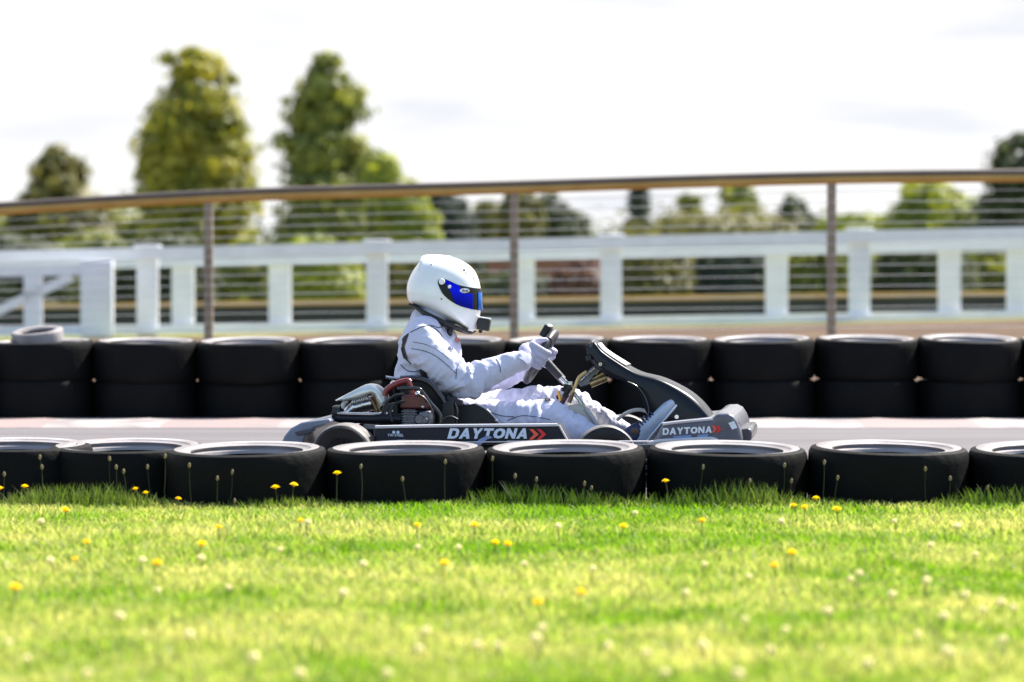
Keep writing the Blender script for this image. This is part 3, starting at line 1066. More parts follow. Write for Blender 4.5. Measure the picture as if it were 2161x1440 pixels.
# shoulders and arms
body.loft(chain([(903, 700, -.06, .075), (893, 706, -.15, .078), (890, 722, -.20, .086), (912, 752, -.225, .088), (945, 782, -.235, .080), (982, 806, -.235, .073),
                 (1020, 793, -.225, .064), (1055, 778, -.21, .054), (1090, 764, -.20, .045), (1108, 758, -.195, .040)]), 20)
body.loft(chain([(903, 700, .06, .075), (893, 706, .15, .078), (890, 722, .20, .086), (920, 770, .23, .084), (960, 812, .235, .074), (990, 828, .23, .062),
                 (1030, 812, .22, .052), (1075, 796, .20, .044), (1108, 782, .19, .038)]), 20)
# legs
body.loft(chain([(930, 885, -.09, .10), (985, 886, -.11, .092), (1050, 886, -.13, .085), (1110, 886, -.145, .080), (1160, 884, -.15, .075), (1200, 903, -.155, .064),
                 (1245, 921, -.155, .056), (1290, 932, -.155, .048), (1330, 935, -.155, .042)]), 20)
body.loft(chain([(930, 880, .09, .10), (1000, 872, .10, .088), (1080, 862, .11, .080), (1160, 852, .12, .074), (1215, 858, .13, .066), (1262, 886, .14, .058),
                 (1305, 906, .145, .048), (1345, 926, .15, .042)]), 20)
# head inside the helmet
body.loft([sec(930, 650, 28, .06), sec(938, 628, 40, .07), sec(942, 600, 44, .075), sec(940, 575, 36, .065)], 18)
person = body.build('person', M['suit'], None)
person.rotation_euler = (0, 0, YAW)
tx1 = bpy.data.textures.new('folds', 'CLOUDS')
tx1.noise_scale = .075
tx1.noise_depth = 2
tx2 = bpy.data.textures.new('creases', 'MUSGRAVE')
tx2.noise_scale = .05
bake(person, [('REMESH', dict(mode='VOXEL', voxel_size=.0075)), ('SMOOTH', dict(factor=.5, iterations=8)),
              ('DISPLACE', dict(texture=tx1, strength=.022, mid_level=.5, texture_coords='LOCAL'))])
# cloth folds: ridges running across each limb, strongest at the joints
from mathutils import noise as mnoise
fold_chains = []
for P_, joints in (
        ([(890, 722, -.2), (912, 752, -.225), (945, 783, -.235), (982, 808, -.235), (1020, 793, -.225), (1055, 778, -.21), (1108, 758, -.195)], (.52,)),
        ([(890, 722, .2), (920, 770, .23), (960, 812, .235), (990, 828, .23), (1030, 812, .22), (1108, 782, .19)], (.52,)),
        ([(930, 885, -.09), (985, 886, -.11), (1050, 886, -.13), (1110, 886, -.145), (1160, 884, -.15), (1200, 903, -.155), (1330, 935, -.155)], (.05, .58)),
        ([(930, 880, .09), (1000, 872, .1), (1080, 862, .11), (1160, 852, .12), (1215, 858, .13), (1262, 886, .14), (1345, 926, .15)], (.05, .62)),
        ([(925, 885, 0), (912, 858, 0), (904, 820, 0), (902, 780, 0), (906, 745, 0), (908, 694, 0)], (.1, .45))):
    pts_ = smooth_path([kl(*q_) for q_ in P_], 16)
    arr = np.array([list(p_) for p_ in pts_])
    sl = np.concatenate([[0], np.cumsum(np.linalg.norm(np.diff(arr, axis=0), axis=1))])
    fold_chains.append((arr, sl, joints))
me_ = person.data
nv = len(me_.vertices)
co_ = np.zeros(nv * 3)
me_.vertices.foreach_get('co', co_)
co_ = co_.reshape(-1, 3)
no_ = np.zeros(nv * 3)
me_.vertices.foreach_get('normal', no_)
no_ = no_.reshape(-1, 3)
best = np.full(nv, 9.)
who = np.zeros(nv, int)
sat = np.zeros(nv)
for ci_, (arr, sl, _j) in enumerate(fold_chains):
    dd = np.linalg.norm(co_[:, None, :] - arr[None, :, :], axis=2)
    k_ = dd.argmin(1)
    dm = dd[np.arange(nv), k_] * (.62 if ci_ == 4 else 1.0)
    up_d = dm < best
    best[up_d] = dm[up_d]
    who[up_d] = ci_
    sat[up_d] = sl[k_][up_d]
disp = np.zeros(nv)
for i in range(nv):
    arr, sl, joints = fold_chains[who[i]]
    s_ = sat[i]
    u_ = s_ / sl[-1]
    amp = .0060 + sum(.0125 * math.exp(-((u_ - j_) / .13) ** 2) for j_ in joints)
    p_ = co_[i]
    wv = mnoise.noise((p_[0] * 7, p_[1] * 7, p_[2] * 7 + who[i]))
    n_ = mnoise.noise((s_ * 25 + wv * 1.6, p_[1] * 6 + who[i] * 5, (p_[0] + p_[2]) * 3.5))
    n2_ = mnoise.noise((s_ * 58 + wv * 2.5, p_[1] * 11 + 3, (p_[0] - p_[2]) * 8))
    disp[i] = amp * (-.45 + (1 - 2.6 * abs(n_)) + .5 * (1 - 2.4 * abs(n2_)))
co_ = co_ + no_ * disp[:, None]
me_.vertices.foreach_set('co', co_.ravel())
me_.update()
bake(person, [('SMOOTH', dict(factor=.5, iterations=1)), ('SUBSURF', dict(levels=1, render_levels=1))])
person.name = 'person'
tag(person, 'person in a white racing suit and white full-face helmet driving the go-kart', 'person')

# BVH in kart-local coordinates for laying seams and patches on the suit
bm_ = bmesh.new()
bm_.from_mesh(person.data)
bvh = BVHTree.FromBMesh(bm_)
bm_.free()
cam_l = Vector((CAM.x * _cy + CAM.y * _sy, -CAM.x * _sy + CAM.y * _cy, CAM.z))


def on_body(px, py, off=.001):
    tgt = kl(px, py, 0)
    d = (tgt - cam_l).normalized()
    hit = bvh.ray_cast(cam_l, d)
    if hit[0] is None:
        return None
    return hit[0] + hit[1] * off


def seam(pts, r, name='piping', mat='piping', n=8):
    dense = []
    v = [Vector((p[0], p[1], 0)) for p in pts]
    for p in smooth_path(v, n):
        h = on_body(p.x, p.y)
        if h is not None and (not dense or (h - dense[-1]).length < .05):
            dense.append(h)
    if len(dense) > 2:
        MB().tube(dense, r, 6).build(name, M[mat], person)


seam([(936, 688), (926, 692), (912, 688), (894, 689), (880, 695), (866, 702)], .0022)
seam([(903, 686), (918, 694), (930, 706), (936, 722)], .0022)
seam([(846, 770), (856, 780), (868, 785), (880, 784), (890, 778)], .0024)
seam([(868, 736), (895, 741), (920, 752), (945, 772), (962, 788)], .0016)
seam([(872, 722), (900, 728), (925, 740), (948, 758)], .0014)
seam([(1047, 758), (1054, 770), (1056, 786)], .0018)
seam([(968, 768), (964, 780), (962, 800)], .0016)
seam([(1020, 838), (1035, 822), (1052, 812), (1075, 805)], .0018)
seam([(1070, 888), (1100, 878), (1130, 880), (1160, 886)], .0018)
seam([(1010, 860), (1040, 872), (1060, 878), (1085, 880)], .0018)


def patch(poly, name, mat, off=.002):
    """filled patch following the suit"""
    cx = sum(p[0] for p in poly) / len(poly)
    cy_ = sum(p[1] for p in poly) / len(poly)
    rings = []
    nn = 36
    dense = []
    m = len(poly)
    for k in range(nn):
        t = k / nn * m
        i = int(t) % m
        f = t - int(t)
        a, b = poly[i], poly[(i + 1) % m]
        dense.append((a[0] + (b[0] - a[0]) * f, a[1] + (b[1] - a[1]) * f))
    vs, fs = [], []
    c = on_body(cx, cy_, off)
    if c is None:
        return
    vs.append(c)
    L = 5
    for l in range(1, L + 1):
        for (x, y) in dense:
            h = on_body(cx + (x - cx) * l / L, cy_ + (y - cy_) * l / L, off)
            vs.append(h if h is not None and (h - c).length < .12 else vs[-1 if l == 1 else -nn])
    for k in range(nn):
        fs.append((0, 1 + k, 1 + (k + 1) % nn))
        for l in range(L - 1):
            a = 1 + l * nn
            fs.append((a + k, a + nn + k, a + nn + (k + 1) % nn, a + (k + 1) % nn))
    MB().add(vs, fs).build(name, M[mat], person)


patch([(864, 703), (858, 715), (852, 735), (855, 752), (862, 762), (850, 755), (845, 738), (846, 722), (853, 711)], 'stretch_panel', 'gusset', .003)
seam([(848, 735), (853, 752), (864, 764), (874, 773)], .004, 'stretch_panel', 'gusset')
patch([(888, 778), (900, 786), (905, 800), (902, 812), (893, 796), (884, 784)], 'stretch_panel', 'gusset', .003)
patch([(946, 731), (952, 730), (951, 736), (956, 735), (954, 743), (948, 742), (949, 737), (945, 737)], 'chest_badge', 'piping', .003)
patch([(960, 714), (968, 714), (970, 724), (962, 722)], 'collar_badge', 'deco_orange', .003)
patch([(1150, 838), (1162, 838), (1162, 848), (1150, 848)], 'knee_panel', 'gusset', .003)

# helmet: profile seen from the side, rounded across
HP = [(893, 547), (904, 542), (918, 539.4), (936, 539.6), (956, 543), (974, 550), (990, 560), (1002, 573), (1009, 588), (1013.5, 606), (1015, 622), (1015.5, 640), (1015, 655),
      (1012, 668), (1007, 684), (1001, 697), (995, 700), (973, 689), (946, 677), (922, 665), (903, 656), (882, 646), (866, 638.5), (860.5, 630), (859, 612), (861.5, 596), (868, 579), (878, 563), (885, 554)]
HC = kl(936, 622, 0)
hp = [kl(*p, 0) - HC for p in HP]
hp_d = smooth_path(hp + [hp[0]], 4)[:-1]
HW = .135


def h_width(x):
    # narrower towards the chin bar
    t = (x + .15) / .32
    return HW * (1.0 - .30 * max(0, min(1, t - .45)) ** 1.5)


def h_point(d, f, grow=1.0):
    """d: profile offset (full radius), f in [-1,1] across; superelliptic section"""
    ph = f * math.pi / 2
    c, s = abs(math.cos(ph)) ** .82, math.copysign(abs(math.sin(ph)) ** .92, f)
    x, z = d.x * c * grow, d.z * c * grow
    return HC + Vector((x, s * h_width(d.x * c) * grow, z))


hm = MB()
rows = []
NF = 26
for d in hp_d + [hp_d[0]]:
    rows.append([h_point(d, -1 + 2 * k / NF) for k in range(NF + 1)])
hm.grid(rows)
helmet = hm.build('helmet', M['helmet'], person, sharp=70)
bmh = bmesh.new()
bmh.from_mesh(helmet.data)
bmesh.ops.remove_doubles(bmh, verts=bmh.verts, dist=.0004)
bmesh.ops.recalc_face_normals(bmh, faces=bmh.faces)
bmh.to_mesh(helmet.data)
hb = BVHTree.FromBMesh(bmh)
bmh.free()


def on_helmet(px, py, off=.001, far=False):
    """nearest helmet surface point at side-view pixel; far=True gives its mirror"""
    p = kl(px, py, 0)
    o = Vector((p.x, -1, p.z))
    h = hb.ray_cast(o, Vector((0, 1, 0)))
    if h[0] is None:
        n = hb.find_nearest(p)
        q, nn = n[0], n[1]
        q = Vector((q.x, 0, q.z)) if abs(q.y) > .02 else q
    else:
        q, nn = h[0], h[1]
    r = q + nn * off
    return Vector((r.x, -r.y, r.z)) if far else r


def helmet_band(top, bot, name, mat, off, n=28, m=8, both=True):
    """strip between two side-view curves, from the hinge round the front to the other side"""
    T = smooth_path([Vector((p[0], p[1], 0)) for p in top], 8)
    B = smooth_path([Vector((p[0], p[1], 0)) for p in bot], 8)

    def samp(C, u):
        x = u * (len(C) - 1)
        i = min(int(x), len(C) - 2)
        return C[i].lerp(C[i + 1], x - i)
    rows = []
    for i in range(n + 1):
        s = i / n
        u = 1 - (1 - s) ** 2
        a, b = samp(T, u), samp(B, u)
        rows.append([on_helmet(a.x + (b.x - a.x) * j / m, a.y + (b.y - a.y) * j / m, off) for j in range(m + 1)])
    if both:
        rows = rows + [[Vector((p.x, -p.y, p.z)) for p in r] for r in reversed(rows)]
    o = MB().grid(rows).build(name, M[mat], helmet, sharp=70)
    return o


helmet_band([(933, 592), (939, 588), (948, 590), (975, 602), (1000, 607.5), (1013.3, 609)], [(932, 597), (937, 610), (946, 624), (968, 641), (995, 651), (1014.6, 655)], 'visor', 'visor', .004)
helmet_band([(947, 591.5), (960, 597), (973, 602.5), (978, 610), (983, 619), (1000, 620)], [(948, 596), (953, 606), (959, 617), (966, 637), (976, 645), (1000, 652.5)], 'visor_tint', 'lens', .0065, both=False)
helmet_band([(1009.5, 617), (1011.5, 617), (1014, 617.5)], [(1010, 653), (1012, 654), (1014.8, 655)], 'visor_tint', 'cyan', .0065, n=10)
for px, py, r in ((940.5, 595, .0135), (956, 605.5, .0075)):
    c = on_helmet(px, py, .006)
    MB().lathe([(0, -.006), (r * .9, -.006), (r, -.003), (r, .004)], 20, c=c, axis='y').build('visor_pivot', M['helmet'], helmet)
# oval badge with its lettering on the visor strip
ov = MB()
vs = [on_helmet(985, 613.5, .0085)]
for k in range(24):
    a = 2 * math.pi * k / 24
    vs.append(on_helmet(985 + 9 * math.cos(a), 613.5 + 4.8 * math.sin(a), .0085))
ov.add(vs, [(0, 1 + k, 1 + (k + 1) % 24) for k in range(24)])
ov.build('visor_badge', M['deco_pale'], helmet)
uv, fs = text_mb('Arai', offset=.02, shear=.2)
MB().add([on_helmet(979 + 12.5 * u, 616.5 - 6 * v, .0098) for u, v in uv], fs).build('lettering', M['visor'], helmet, smooth=False)
# black lower trim and padding, strap, vents
tr = [on_helmet(*p, .0) for p in [(999, 699), (973, 688), (946, 676), (922, 664), (903, 655), (882, 645), (866, 638)]]
bt = MB()
P1 = [kl(*p, 0) for p in [(1000, 698), (973, 687), (946, 675), (922, 663.5), (903, 654.5), (882, 644.5), (868, 639)]]
P2 = [kl(*p, 0) for p in [(992, 702), (970, 694), (944, 684), (920, 672), (902, 663), (886, 651), (872, 643)]]
rows = []
for a, b in zip(smooth_path(P1, 4), smooth_path(P2, 4)):
    w_ = .115 * (.62 if a.x > HC.x + .09 else 1)
    w_ = .112 if a.x < HC.x + .03 else .112 - .045 * min(1, (a.x - HC.x - .03) / .1)
    w_ -= .06 * max(0, min(1, (HC.x - .06 - a.x) / .08))
    rows.append([Vector((a.x, -w_ - .006, a.z)), Vector((.5 * (a.x + b.x), -w_ - .004, .5 * (a.z + b.z))), Vector((b.x, -w_ + .02, b.z)), Vector((b.x, 0, b.z + .004)),
                 Vector((b.x, w_ - .02, b.z)), Vector((.5 * (a.x + b.x), w_ + .004, .5 * (a.z + b.z))), Vector((a.x, w_ + .006, a.z))])
bt.grid(rows).build('neck_padding', M['helmet_trim'], helmet, solid=.01)
MB().tube([kl(953, 680, -.07), kl(952, 692, -.075), kl(948, 703, -.085), kl(953, 708, -.085)], [.016, .014, .012, .008], 10).build('chin_strap', M['helmet_trim'], helmet)
vt = MB()
for px, py, r in ((940, 631, .004), (984, 570, .006), (988, 576, .004), (1002, 588, .004), (916, 559, .004)):
    vt.ball(on_helmet(px, py, -.001), r, 8, 6)
vt.build('vent', M['greyplast'], helmet)
# rear spoiler on the crown
spb = MB()
rows = []
for px, py in [(887.5, 547), (889.5, 541), (898, 538), (925, 537.2), (952, 540.5)]:
    c = kl(px, py, 0)
    rows.append([c + Vector((0, y, -.55 * y * y / .08 - .004 * (abs(y) > .07))) for y in (-.085, -.05, 0, .05, .085)])
spb.grid(rows).build('rear_spoiler', M['helmet'], helmet, solid=.012, sharp=70)
# action camera on the chin bar
ac_r = Matrix.Rotation(math.radians(10), 3, 'Y')
MB().box(kl(1021, 685, -.005), (.054, .055, .050), ac_r).build('camera_body', M['matt'], helmet, bevel=.004)
MB().tube([kl(1003, 678, 0), kl(1012, 676, 0), kl(1020, 676, 0)], .009, 10).build('camera_mount', M['helmet_trim'], helmet)
MB().tube([kl(1014, 699, -.02), kl(1014, 699, .02)], .009, 10).build('camera_clamp', M['helmet_trim'], helmet)
MB().tube([kl(1027, 685, -.005), kl(1031, 686, -.005)], .013, 16).build('camera_lens', M['visor'], helmet)
MB().beam(kl(1012, 669.5, -.01), kl(1035, 673, -.01), .05, .004).build('camera_top', M['lip'], helmet)


# gloves gripping the rim
def glove(s, py_w, px_w):
    """s: -1 near hand, 1 far hand. The rim passes through the closed fist."""
    rimc = WC + Vector((0, s * WR, 0))
    Yo = Vector((0, s, 0))
    g = MB()
    wrist = kl(px_w, py_w, s * .195)
    kn = rimc - WN * .040 + Yo * .030 + WU * .012
    mid = wrist.lerp(kn, .55) + Vector((0, 0, .006))
    g.loft([(wrist, .036, .032), (wrist.lerp(mid, .5), .036, .030), (mid, .043, .027), (mid.lerp(kn, .6), .045, .023), (kn, .040, .019)], 18)
    for k, (off, L, r) in enumerate(((.040, .92, .0125), (.015, 1.0, .013), (-.010, .95, .0125), (-.033, .8, .0115))):
        b = rimc + WU * off
        pts = [b - WN * .046 + Yo * .026, b - WN * .018 + Yo * .036, b + WN * .012 * L + Yo * .035, b + WN * .034 * L + Yo * .016, b + WN * .033 * L - Yo * .012, b + WN * .012 - Yo * .030 * L]
        pp = smooth_path(pts, 4)
        rs = np.interp(np.linspace(0, 1, len(pp)), [0, .35, .6, 1], [r * 1.1, r, r * .98, r * .82])
        g.loft([(p, float(q_), float(q_)) for p, q_ in zip(pp, rs)], 12)
    th = smooth_path([mid + WU * .02 - Yo * .01, rimc - WN * .045 + WU * .045 - Yo * .002, rimc - WN * .028 + WU * .068 - Yo * .012, rimc - WN * .006 + WU * .082 - Yo * .022], 4)
    g.loft([(p, float(q_), float(q_)) for p, q_ in zip(th, np.linspace(.016, .011, len(th)))], 12)
    o = g.build('glove', M['glove'], person)
    bake(o, [('REMESH', dict(mode='VOXEL', voxel_size=.0035)), ('SMOOTH', dict(factor=.5, iterations=2))])
    o.name = 'glove'
    cuff = MB()
    d = (kn - wrist).normalized()
    cuff.loft([(wrist - d * .03, .043, .043), (wrist - d * .01, .044, .042), (wrist + d * .012, .040, .037)], 20, cap_round=False)
    cuff.build('cuff', M['suit'], o)
    return o


glove(-1, 758, 1106)
glove(1, 782, 1108)


# shoes
def shoe(s, ank, heel, toe, ly):
    A, H, T = kl(*ank, ly), kl(*heel, ly), kl(*toe, ly)
    d = (T - H)
    L = d.length
    d.normalize()
    up = Vector((-d.z, 0, d.x))
    if up.x > 0:
        up = -up
    g = MB()
    secs = []
    for t, a, b, lift in ((0.02, .030, .028, .026), (.18, .042, .034, .038), (.35, .036, .036, .034), (.55, .029, .040, .028), (.75, .026, .043, .025), (.90, .024, .040, .023), (1.0, .018, .03, .02)):
        secs.append((H + d * L * t + up * lift, a, b))
    g.loft(secs, 18)
    o = g.build('shoe', M['shoe'], person)
    sb_ = MB()
    secs = [(H + d * L * t + up * -.002, .007, b) for t, b in ((0, .024), (.2, .034), (.5, .038), (.75, .043), (.95, .034), (1.02, .02))]
    sb_.loft(secs, 18)
    sb_.build('sole', M['deco_pale'], o)
    lc = MB()
    for k in range(6):
        t = .30 + .065 * k
        c = H + d * L * t + up * (.076 - .045 * (t - .3))
        w_ = .028
        lc.tube(smooth_path([c + Vector((0, -w_, 0)) - up * .022, c + Vector((0, -w_ * .7, 0)) - up * .002, c + up * .006, c + Vector((0, w_ * .7, 0)) - up * .002, c + Vector((0, w_, 0)) - up * .022], 3), .0042, 6)
    lc.build('lace', M['shoe_dark'], o)
    ankle = MB()
    ankle.loft([(A, .046, .044), (A.lerp(H + up * .06, .5), .044, .042), (H + d * L * .2 + up * .055, .040, .038)], 18)
    ankle.build('ankle_collar', M['shoe_dark'], o)
    MB().ball(H + d * L * .17 + up * .062 + Vector((0, -.028, 0)), (.022, .014, .020), 12, 8).build('ankle_pad', M['brown'], o)
    return o


shoe(-1, (1330, 922), (1352, 946), (1425, 857), -.165)
shoe(1, (1352, 918), (1372, 938), (1428, 868), .15)

# ------------------------------------------------------------------ railing, white fences, gate, low barrier
RY = 15.0      # brown railing beyond the track
rail = empty('railing', (0, RY, gz(0, RY)))
tag(rail, 'brown steel railing with thin horizontal wires behind the far tyre wall', 'railing')
post_px = [-870, -215, 440, 1085, 1755, 2410, 3065]
rail_y = {-870: 500, -215: 450, 440: 410, 1085: 390, 1755: 370, 2410: 364, 3065: 360}
rl = Vector(rail.location)


def rpt(px, py, dy=0.):
    return at(px, py, RY + dy) - rl


top = [rpt(x, rail_y[x]) for x in post_px]
top = smooth_path(top, 6)
MB().tube(top, .036, 14).build('top_rail', M['rust'], rail)
MB().tube([p + Vector((0, -.020, -.044)) for p in top], .034, 12).build('handrail_strip', M['wood'], rail)
for x in post_px:
    p = rpt(x, rail_y[x])
    b = Vector((p.x, 0, gz(p.x, RY) - rl.z - .1))
    MB().beam(b, p - Vector((0, 0, .01)), .07, .075, up=(1, 0, 0)).build('post', M['post'], rail, bevel=.006)
nw = 15
for k in range(nw):
    t = (k + .6) / nw
    pts = []
    for x in post_px:
        p = rpt(x, rail_y[x])
        zb = gz(p.x, RY) - rl.z + .30
        pts.append(Vector((p.x, -.045, p.z + (zb - p.z) * t)))
    MB().tube(smooth_path(pts, 4), .0028, 6).build('wire', M['galv'], rail)


def fence(Y, posts, top_fn, bot_fn, label, rail_h, name='rail_fence', cap=False, mid=None, wpost=.28):
    f = empty(name, (0, Y, gz(0, Y)))
    tag(f, label, 'fence', 'white post and rail fences beyond the track')
    fl = Vector(f.location)
    xs_ = np.linspace(min(posts) - 200, max(posts) + 200, 14)
    for fn, h, nm in ((top_fn, rail_h, 'top_rail'), (bot_fn, rail_h * .55, 'bottom_rail')) + (((mid, rail_h * .9, 'top_rail'),) if mid else ()):
        for i in range(len(xs_) - 1):
            a, b = at(xs_[i], fn(xs_[i]), Y) - fl, at(xs_[i + 1], fn(xs_[i + 1]), Y) - fl
            if i == 0:
                mb = MB()
            mb.beam(a, b, .07, h)
        o = mb.build(nm, M['white_paint'], f)
    for x in posts:
        t_ = at(x, top_fn(x), Y) - fl
        b = Vector((t_.x, .0, gz(t_.x, Y) - fl.z - .05))
        MB().beam(b + Vector((0, .08, 0)), t_ + Vector((0, .08, .02)), wpost, .10, up=(0, 1, 0)).build('post', M['white_paint'], f, bevel=.01)
        if cap:
            MB().box(t_ + Vector((0, .06, .085)), (.36, .2, .05)).build('post_cap', M['white_paint'], f, bevel=.02)
    return f


fence(31.0, [-740, -215, 310, 795, 1290, 1815, 2320, 2840], lambda x: 542 - 51 * x / 2161, lambda x: 704 - 38 * x / 2161,
      'nearer white post and rail fence with small flat post caps', .15, cap=True)
fence(33.5, [-690, -160, 385, 590, 1105, 1640, 2005, 2150, 2600, 2980], lambda x: 559 - 42 * x / 2161, lambda x: 698 - 38 * x / 2161,
      'farther white post and rail fence with two close upper rails', .15, mid=lambda x: 545 - 50 * x / 2161, wpost=.31)
# gate at the left
gate = empty('gate', (at(60, 700, 30.4).x, 30.4, gz(-6, 30.4)))
tag(gate, 'white wooden gate with a diagonal brace at the left end of the fence', 'gate')
gl = Vector(gate.location)


def gpt(px, py):
    return at(px, py, 30.4) - gl


MB().beam(gpt(205, 549), gpt(205, 712), .42, .16, up=(0, 1, 0)).build('gate_post', M['white_paint'], gate, bevel=.02)
MB().beam(gpt(-80, 575), gpt(188, 570), .06, .14).build('gate_rail', M['white_paint'], gate)
MB().beam(gpt(-80, 700), gpt(188, 697), .06, .14).build('gate_rail', M['white_paint'], gate)
MB().beam(gpt(-30, 668), gpt(150, 585), .05, .12).build('diagonal_brace', M['white_paint'], gate)
MB().beam(gpt(70, 575), gpt(70, 698), .24, .05, up=(0, 1, 0)).build('upright', M['white_paint'], gate)

bar = empty('low_barrier', (0, 36, gz(0, 36)))
tag(bar, 'low black rubber barrier with an ochre top edge in the far field', 'barrier')
bl_ = Vector(bar.location)
a, b = at(-300, 676, 36) - bl_, at(2500, 638, 36) - bl_
MB().beam(a, b, .3, .27).build('rubber_wall', M['barrier'], bar)
up_ = Vector((0, 0, .165))
MB().beam(a + up_, b + up_, .34, .06).build('capping', M['ochre'], bar)

# ------------------------------------------------------------------ brick house far beyond
hy = 72.0
h0, h1 = at(1030, 640, hy), at(1250, 640, hy)
house = empty('brick_building', ((h0.x + h1.x) / 2, hy, gz(0, hy)))
tag(house, 'low reddish brick building seen between the white fence posts', 'building')
hw = (h1.x - h0.x)
ht = at(1140, 548, hy).z - gz(0, hy)
MB().box((0, 2, ht / 2 - .1), (hw, 4, ht + .2)).build('wall', M['brick'], house, smooth=False)
MB().prism([(-hw / 2 - .2, ht + .002), (hw / 2 + .2, ht + .002), (hw / 2 - .5, ht + .35), (-hw / 2 + .5, ht + .35)], -.3, 4.3).build('roof', M['roof'], house, smooth=False)
for k in (-.28, .22):
    w_ = MB().box((k * hw, -.02, ht * .55), (hw * .16, .06, ht * .4)).build('window', M['window'], house, smooth=False)

# ------------------------------------------------------------------ trees and shrubs
TINTS = {
    'sunny': ((.14, .16, .028), (.44, .39, .065)),
    'mid': ((.085, .115, .032), (.32, .32, .07)),
    'dark': ((.038, .052, .030), (.095, .112, .045)),
    'blue': ((.038, .052, .046), (.084, .102, .072)),
    'lime': ((.14, .18, .03), (.34, .36, .06)),
    'olive': ((.095, .10, .035), (.22, .20, .06)),
    'rose': ((.12, .07, .055), (.24, .13, .10)),
}
LM = {k: leaf_mat('leaves_' + k, *v, trans=.36) for k, v in TINTS.items()}


def foliage_mesh(name, sil, Y, n_lobe, per, leaf, crown_c, lobe=(.26, .50), inner=.25):
    """sil: list of (py, xl, xr). Leaf faces on the shells of many flattened boughs that fill the round volume of the outline."""
    pm_ = px_m(Y)
    sil = sorted(sil)
    pys = np.array([s[0] for s in sil], float)
    xl = np.array([s[1] for s in sil], float)
    xr = np.array([s[2] for s in sil], float)
    w = (xr - xl)
    grid_y = np.linspace(pys[0], pys[-1], 240)
    wt = np.interp(grid_y, pys, w) + 22
    wt = wt / wt.sum()
    cyy = np.sort(rng.choice(grid_y, n_lobe, p=wt))
    half = np.interp(cyy, pys, w) / 2 / pm_
    cxx = (np.interp(cyy, pys, xl) + np.interp(cyy, pys, xr)) / 2
    rl = np.clip(rng.uniform(lobe[0], lobe[1], n_lobe) * half, leaf * 1.3, leaf * 6)
    ang = np.arange(n_lobe) * 2.39996 + rng.normal(0, .5, n_lobe)
    rad = np.sqrt(rng.uniform(inner, 1.0, n_lobe)) * np.maximum(half - rl * .72, 0)
    rad *= rng.uniform(.84, 1.24, n_lobe)
    ox, oy = np.cos(ang) * rad, np.sin(ang) * np.minimum(rad, 3.0)
    Z = CAM.z + (576 - cyy) / pm_ - rl * .15
    X = (cxx - PW / 2) / pm_ + ox
    C = np.stack([X - crown_c[0], oy, Z - crown_c[2]], 1)
    ct = np.clip(rng.beta(1.6, 1.6, n_lobe), 0, 1)
    cnt = np.maximum((per * (rl / np.median(rl)) ** 1.7), per * .3).astype(int)
    ci = np.repeat(np.arange(n_lobe), cnt)
    N = len(ci)
    d = rng.normal(0, 1, (N, 3))
    d /= np.linalg.norm(d, axis=1)[:, None]
    # boughs are lumpy, not round
    ph = rng.uniform(0, 6, (n_lobe, 3))
    lump = 1 + .22 * np.sin(d[:, 0] * 4 + ph[ci, 0]) + .22 * np.sin(d[:, 1] * 5 + ph[ci, 1]) + .16 * np.sin(d[:, 2] * 6 + ph[ci, 2])
    shell = rng.uniform(.45, 1.0, N) ** .5
    P = C[ci] + d * (rl[ci] * lump * shell)[:, None] * np.array([1.12, 1.12, .62])
    s = leaf * rng.uniform(.55, 1.2, N)
    rad_ = np.stack([ox[ci], oy[ci], np.zeros(N)], 1)
    rad_ /= np.linalg.norm(rad_, axis=1)[:, None] + 1e-6
    fn = d * 1.0 + rad_ * .4 + np.array([0, 0, .35]) + rng.normal(0, .34, (N, 3))
    fn /= np.linalg.norm(fn, axis=1)[:, None]
    r2 = rng.normal(0, 1, (N, 3))
    n1 = np.cross(fn, r2)
    n1 /= np.linalg.norm(n1, axis=1)[:, None]
    n2 = np.cross(fn, n1)
    a, b = n1 * s[:, None] * .62, n2 * s[:, None] * .38
    V = np.stack([P - a, P - b, P + a, P + b], 1).reshape(-1, 3)
    me = bpy.data.meshes.new(name)
    me.vertices.add(4 * N)
    me.vertices.foreach_set('co', V.ravel())
    me.loops.add(4 * N)
    me.loops.foreach_set('vertex_index', np.arange(4 * N, dtype=np.int32))
    me.polygons.add(N)
    me.polygons.foreach_set('loop_start', np.arange(0, 4 * N, 4, dtype=np.int32))
    me.polygons.foreach_set('loop_total', np.full(N, 4, dtype=np.int32))
    me.update(calc_edges=True)
    at_ = me.attributes.new('tint', 'FLOAT', 'FACE')
    tint = np.clip(ct[ci] + rng.normal(0, .12, N), 0, 1)
    at_.data.foreach_set('value', tint.astype(np.float32))
    return me


